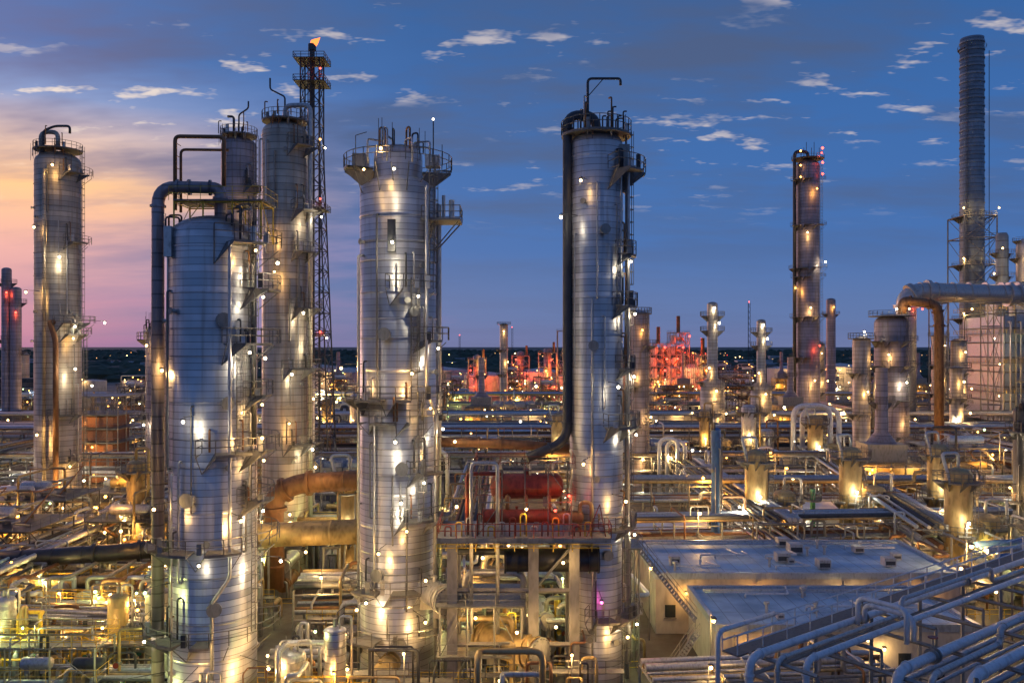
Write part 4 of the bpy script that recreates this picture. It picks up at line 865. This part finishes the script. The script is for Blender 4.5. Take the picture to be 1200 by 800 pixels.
for x in (51, 56, 62, 69): b.beam((x, 87, 0), (x, 87, 7.6), .2, STEEL); b.beam((x, 99, 0), (x, 99, 8), .2, STEEL); b.beam((x, 86, 7.7), (x, 101, 7.9), .18, STEEL)
b.build('curved_pipe_run')

# ---------------------------------------------------------------- area poles
for (x, y) in ((12, 108), (24, 110), (58, 112), (48, 150), (-68, 125), (-12, 130), (75, 128), (10, 180), (-90, 175), (40, 215), (95, 160), (-62, 108), (-35, 160), (20, 148), (49, 92)):
    b = B(); b.pole_lamp(0, 0, 8.5, R.choice((WARM, WH, SOD)), 1500, .28); b.build('street_lamp', (x, y, 0))

# ---------------------------------------------------------------- ground, road
b = B(); b.quad((-9000, -200, 0), (9000, -200, 0), (9000, 16000, 0), (-9000, 16000, 0), GROUND); b.build('ground')
b = B()
for (x0, x1, y0, y1) in ((-120, 120, 110.2, 113.0), (-160, 160, 196, 202), (8, 13, 84, 110.2)):
    b.quad((x0, y0, .004), (x1, y0, .004), (x1, y1, .004), (x0, y1, .004), ASPH)
for x in range(-158, 158, 8): b.quad((x, 198.9, .008), (x+4, 198.9, .008), (x+4, 199.1, .008), (x, 199.1, .008), PAINT)
for y in (195.8, 202): b.box(-160, 160, y, y+.2, 0, .13, CONC)
b.build('plant_road')

# ---------------------------------------------------------------- distant trees and lights
b = B(); mi = b.mi(TREE)
for k in range(5200):
    y = 700+3800*R.random()**1.6; x = R.uniform(-.75, .75)*y
    h = R.uniform(5, 13); w = R.uniform(6, 22)
    b0 = len(b.v); n = 6
    for z, q in ((0, 1), (h*.55, 1.1), (h*.85, .6)):
        for i in range(n):
            a = 2*pi*i/n; rr = w*q*R.uniform(.7, 1.1); b.v.append((x+rr*cos(a), y+rr*.5*sin(a), z*R.uniform(.85, 1.15)))
    b.v.append((x, y, h))
    for l in (0, 1):
        for i in range(n): j = (i+1) % n; b.face((b0+l*n+i, b0+l*n+j, b0+l*n+n+j, b0+l*n+n+i), mi)
    for i in range(n): b.face((b0+2*n+i, b0+2*n+(i+1) % n, b0+3*n), mi)
b.build('distant_treeline')
b = B()
for k in range(420):
    c = R.choice((-350, -120, 60, 200, 420, None)); y = 600+1800*R.random()**1.3
    x = R.uniform(-.68, .68)*y if c is None else c*y/900+R.gauss(0, 60)
    b.octa((x, y, R.uniform(3, 13)), y/1000*R.uniform(.35, .8), R.choice((DW, DS, DH, DS, DW, BR, BS, BW)))
for k in range(330):
    y = R.uniform(125, 480); x = R.uniform(-.66, .66)*y
    if any(a < x < c and d < y < e for a, c, d, e in EXC): continue
    z = R.uniform(3, 12); b.beam((x, y, 0), (x, y, z), .05, STEEL); b.octa((x, y, z), y/1000*R.choice((.5, .6, .8, 1.5)), R.choice((BW, BW, BH, BS, BW, BS, BH)))
b.build('distant_area_lights')
b = B()
for k in range(90):
    y = R.uniform(650, 1500); x = R.uniform(-.65, .65)*y; w = R.uniform(6, 22); h = R.uniform(5, 12); b.box(x-w, x+w, y, y+14, 0, h, R.choice((WALL, CONC, STEEL, SILV))); b.box(x-w-.4, x+w+.4, y-.4, y+14.4, h, h+.5, R.choice((ROOF, DARK)))
    b.box(x-w*.6, x+w*.3, y-.1, y, h*.4, h*.6, R.choice((GLASS, GLASS, LITW)))
b.build('distant_town')

# ---------------------------------------------------------------- world
w = bpy.data.worlds.new('World'); scene.world = w; w.use_nodes = True
nt = w.node_tree; nt.nodes.clear()
out = nt.nodes.new('ShaderNodeOutputWorld')
tc = nt.nodes.new('ShaderNodeTexCoord').outputs['Generated']
s = nt.nodes.new('ShaderNodeSeparateXYZ'); nt.links.new(tc, s.inputs[0])
zz = M(nt, 'MAXIMUM', s.outputs[2], 0.0)
az = M(nt, 'ARCTAN2', s.outputs[0], s.outputs[1])
z2 = M(nt, 'MULTIPLY', zz, 2.0)
den = M(nt, 'ADD', zz, .13)
cv = nt.nodes.new('ShaderNodeCombineXYZ')
nt.links.new(M(nt, 'DIVIDE', s.outputs[0], den), cv.inputs[0]); nt.links.new(M(nt, 'DIVIDE', s.outputs[1], den), cv.inputs[1])
n1 = noise(nt, mapping(nt, cv.outputs[0], (.6, 1.2, 1)), 1.15, 5, .6)
n2 = noise(nt, mapping(nt, cv.outputs[0], (1.5, 2.6, 1)), 3.0, 4, .62)
cool = ramp(nt, z2, [(0, (.15, .20, .40)), (.06, (.10, .19, .43)), (.22, (.045, .155, .45)), (.5, (.035, .14, .42)), (.75, (.03, .115, .34)), (1, (.04, .11, .32))])
warm = ramp(nt, z2, [(0, (.22, .17, .38)), (.10, (.36, .23, .42)), (.20, (.74, .40, .42)), (.33, (1.1, .62, .30)), (.42, (.85, .60, .50)), (.50, (.24, .34, .62)), (.60, (.05, .18, .50)), (1, (.05, .16, .45))])
azn = M(nt, 'ADD', az, M(nt, 'MULTIPLY', M(nt, 'SUBTRACT', n1, .5), .5))
wf = ramp(nt, M(nt, 'MULTIPLY', azn, -1.0), [(.14, 0), (.32, .35), (.52, 1), (1, 1)])
wf2 = ramp(nt, M(nt, 'MULTIPLY_ADD', az, 1/pi, 1.0), [(.35, 0), (.6, 1)])
wf = M(nt, 'MULTIPLY', wf, wf2)
sky = mixc(nt, wf, cool, warm)
up = ramp(nt, zz, [(.07, 0.12), (.16, .6), (.28, 1)])
cl = M(nt, 'MULTIPLY', ramp(nt, n1, [(.43, 0), (.60, 1)]), M(nt, 'MULTIPLY', up, .85))
cloudcol = mixc(nt, wf, (.07, .105, .22), (.14, .14, .30))
sky = mixc(nt, cl, sky, cloudcol)
edge = ramp(nt, n1, [(.36, 0.0), (.44, 1), (.49, .5), (.55, 0)])
bright = M(nt, 'MULTIPLY', ramp(nt, n2, [(.575, 0), (.66, 1)]), edge)
bf = M(nt, 'MULTIPLY', bright, M(nt, 'MULTIPLY_ADD', wf, .4, .55), clamp=True)
bf = M(nt, 'MULTIPLY', bf, ramp(nt, zz, [(.13, 0), (.22, 1)]))
sky = mixc(nt, bf, sky, (.95, .80, .68))
ni = nt.nodes.new('ShaderNodeTexSky'); ni.sky_type = 'NISHITA'; ni.sun_disc = False
ni.sun_elevation = radians(1.0); ni.sun_rotation = radians(-38)
b1 = nt.nodes.new('ShaderNodeBackground'); nt.links.new(sky, b1.inputs[0]); b1.inputs[1].default_value = .95
b2 = nt.nodes.new('ShaderNodeBackground'); nt.links.new(ni.outputs[0], b2.inputs[0]); b2.inputs[1].default_value = .02
ad = nt.nodes.new('ShaderNodeAddShader'); nt.links.new(b1.outputs[0], ad.inputs[0]); nt.links.new(b2.outputs[0], ad.inputs[1]); nt.links.new(ad.outputs[0], out.inputs[0])

sl = bpy.data.lights.new('sun', 'SUN'); sl.energy = .35; sl.angle = radians(12); sl.color = (1, .55, .5)
so = bpy.data.objects.new('sun', sl); scene.collection.objects.link(so)
from mathutils import Vector
so.rotation_euler = Vector((sin(radians(38)), -cos(radians(38)), -.12)).to_track_quat('-Z', 'Y').to_euler()

# ---------------------------------------------------------------- camera
cd = bpy.data.cameras.new('camera'); cam = bpy.data.objects.new('camera', cd); scene.collection.objects.link(cam)
cam.location = (0, 0, 30); cam.rotation_euler = (radians(90), 0, 0); cd.lens = 30; cd.sensor_width = 36; cd.shift_y = .004
cd.clip_end = 30000; cd.clip_start = .5
scene.camera = cam
scene.view_settings.view_transform = 'Standard'; scene.view_settings.look = 'None'; scene.view_settings.exposure = 0
print('LIGHTS', sum(1 for o in scene.objects if o.type == 'LIGHT'), 'OBJ', len(scene.objects), 'FACES', sum(len(m.polygons) for m in bpy.data.meshes))
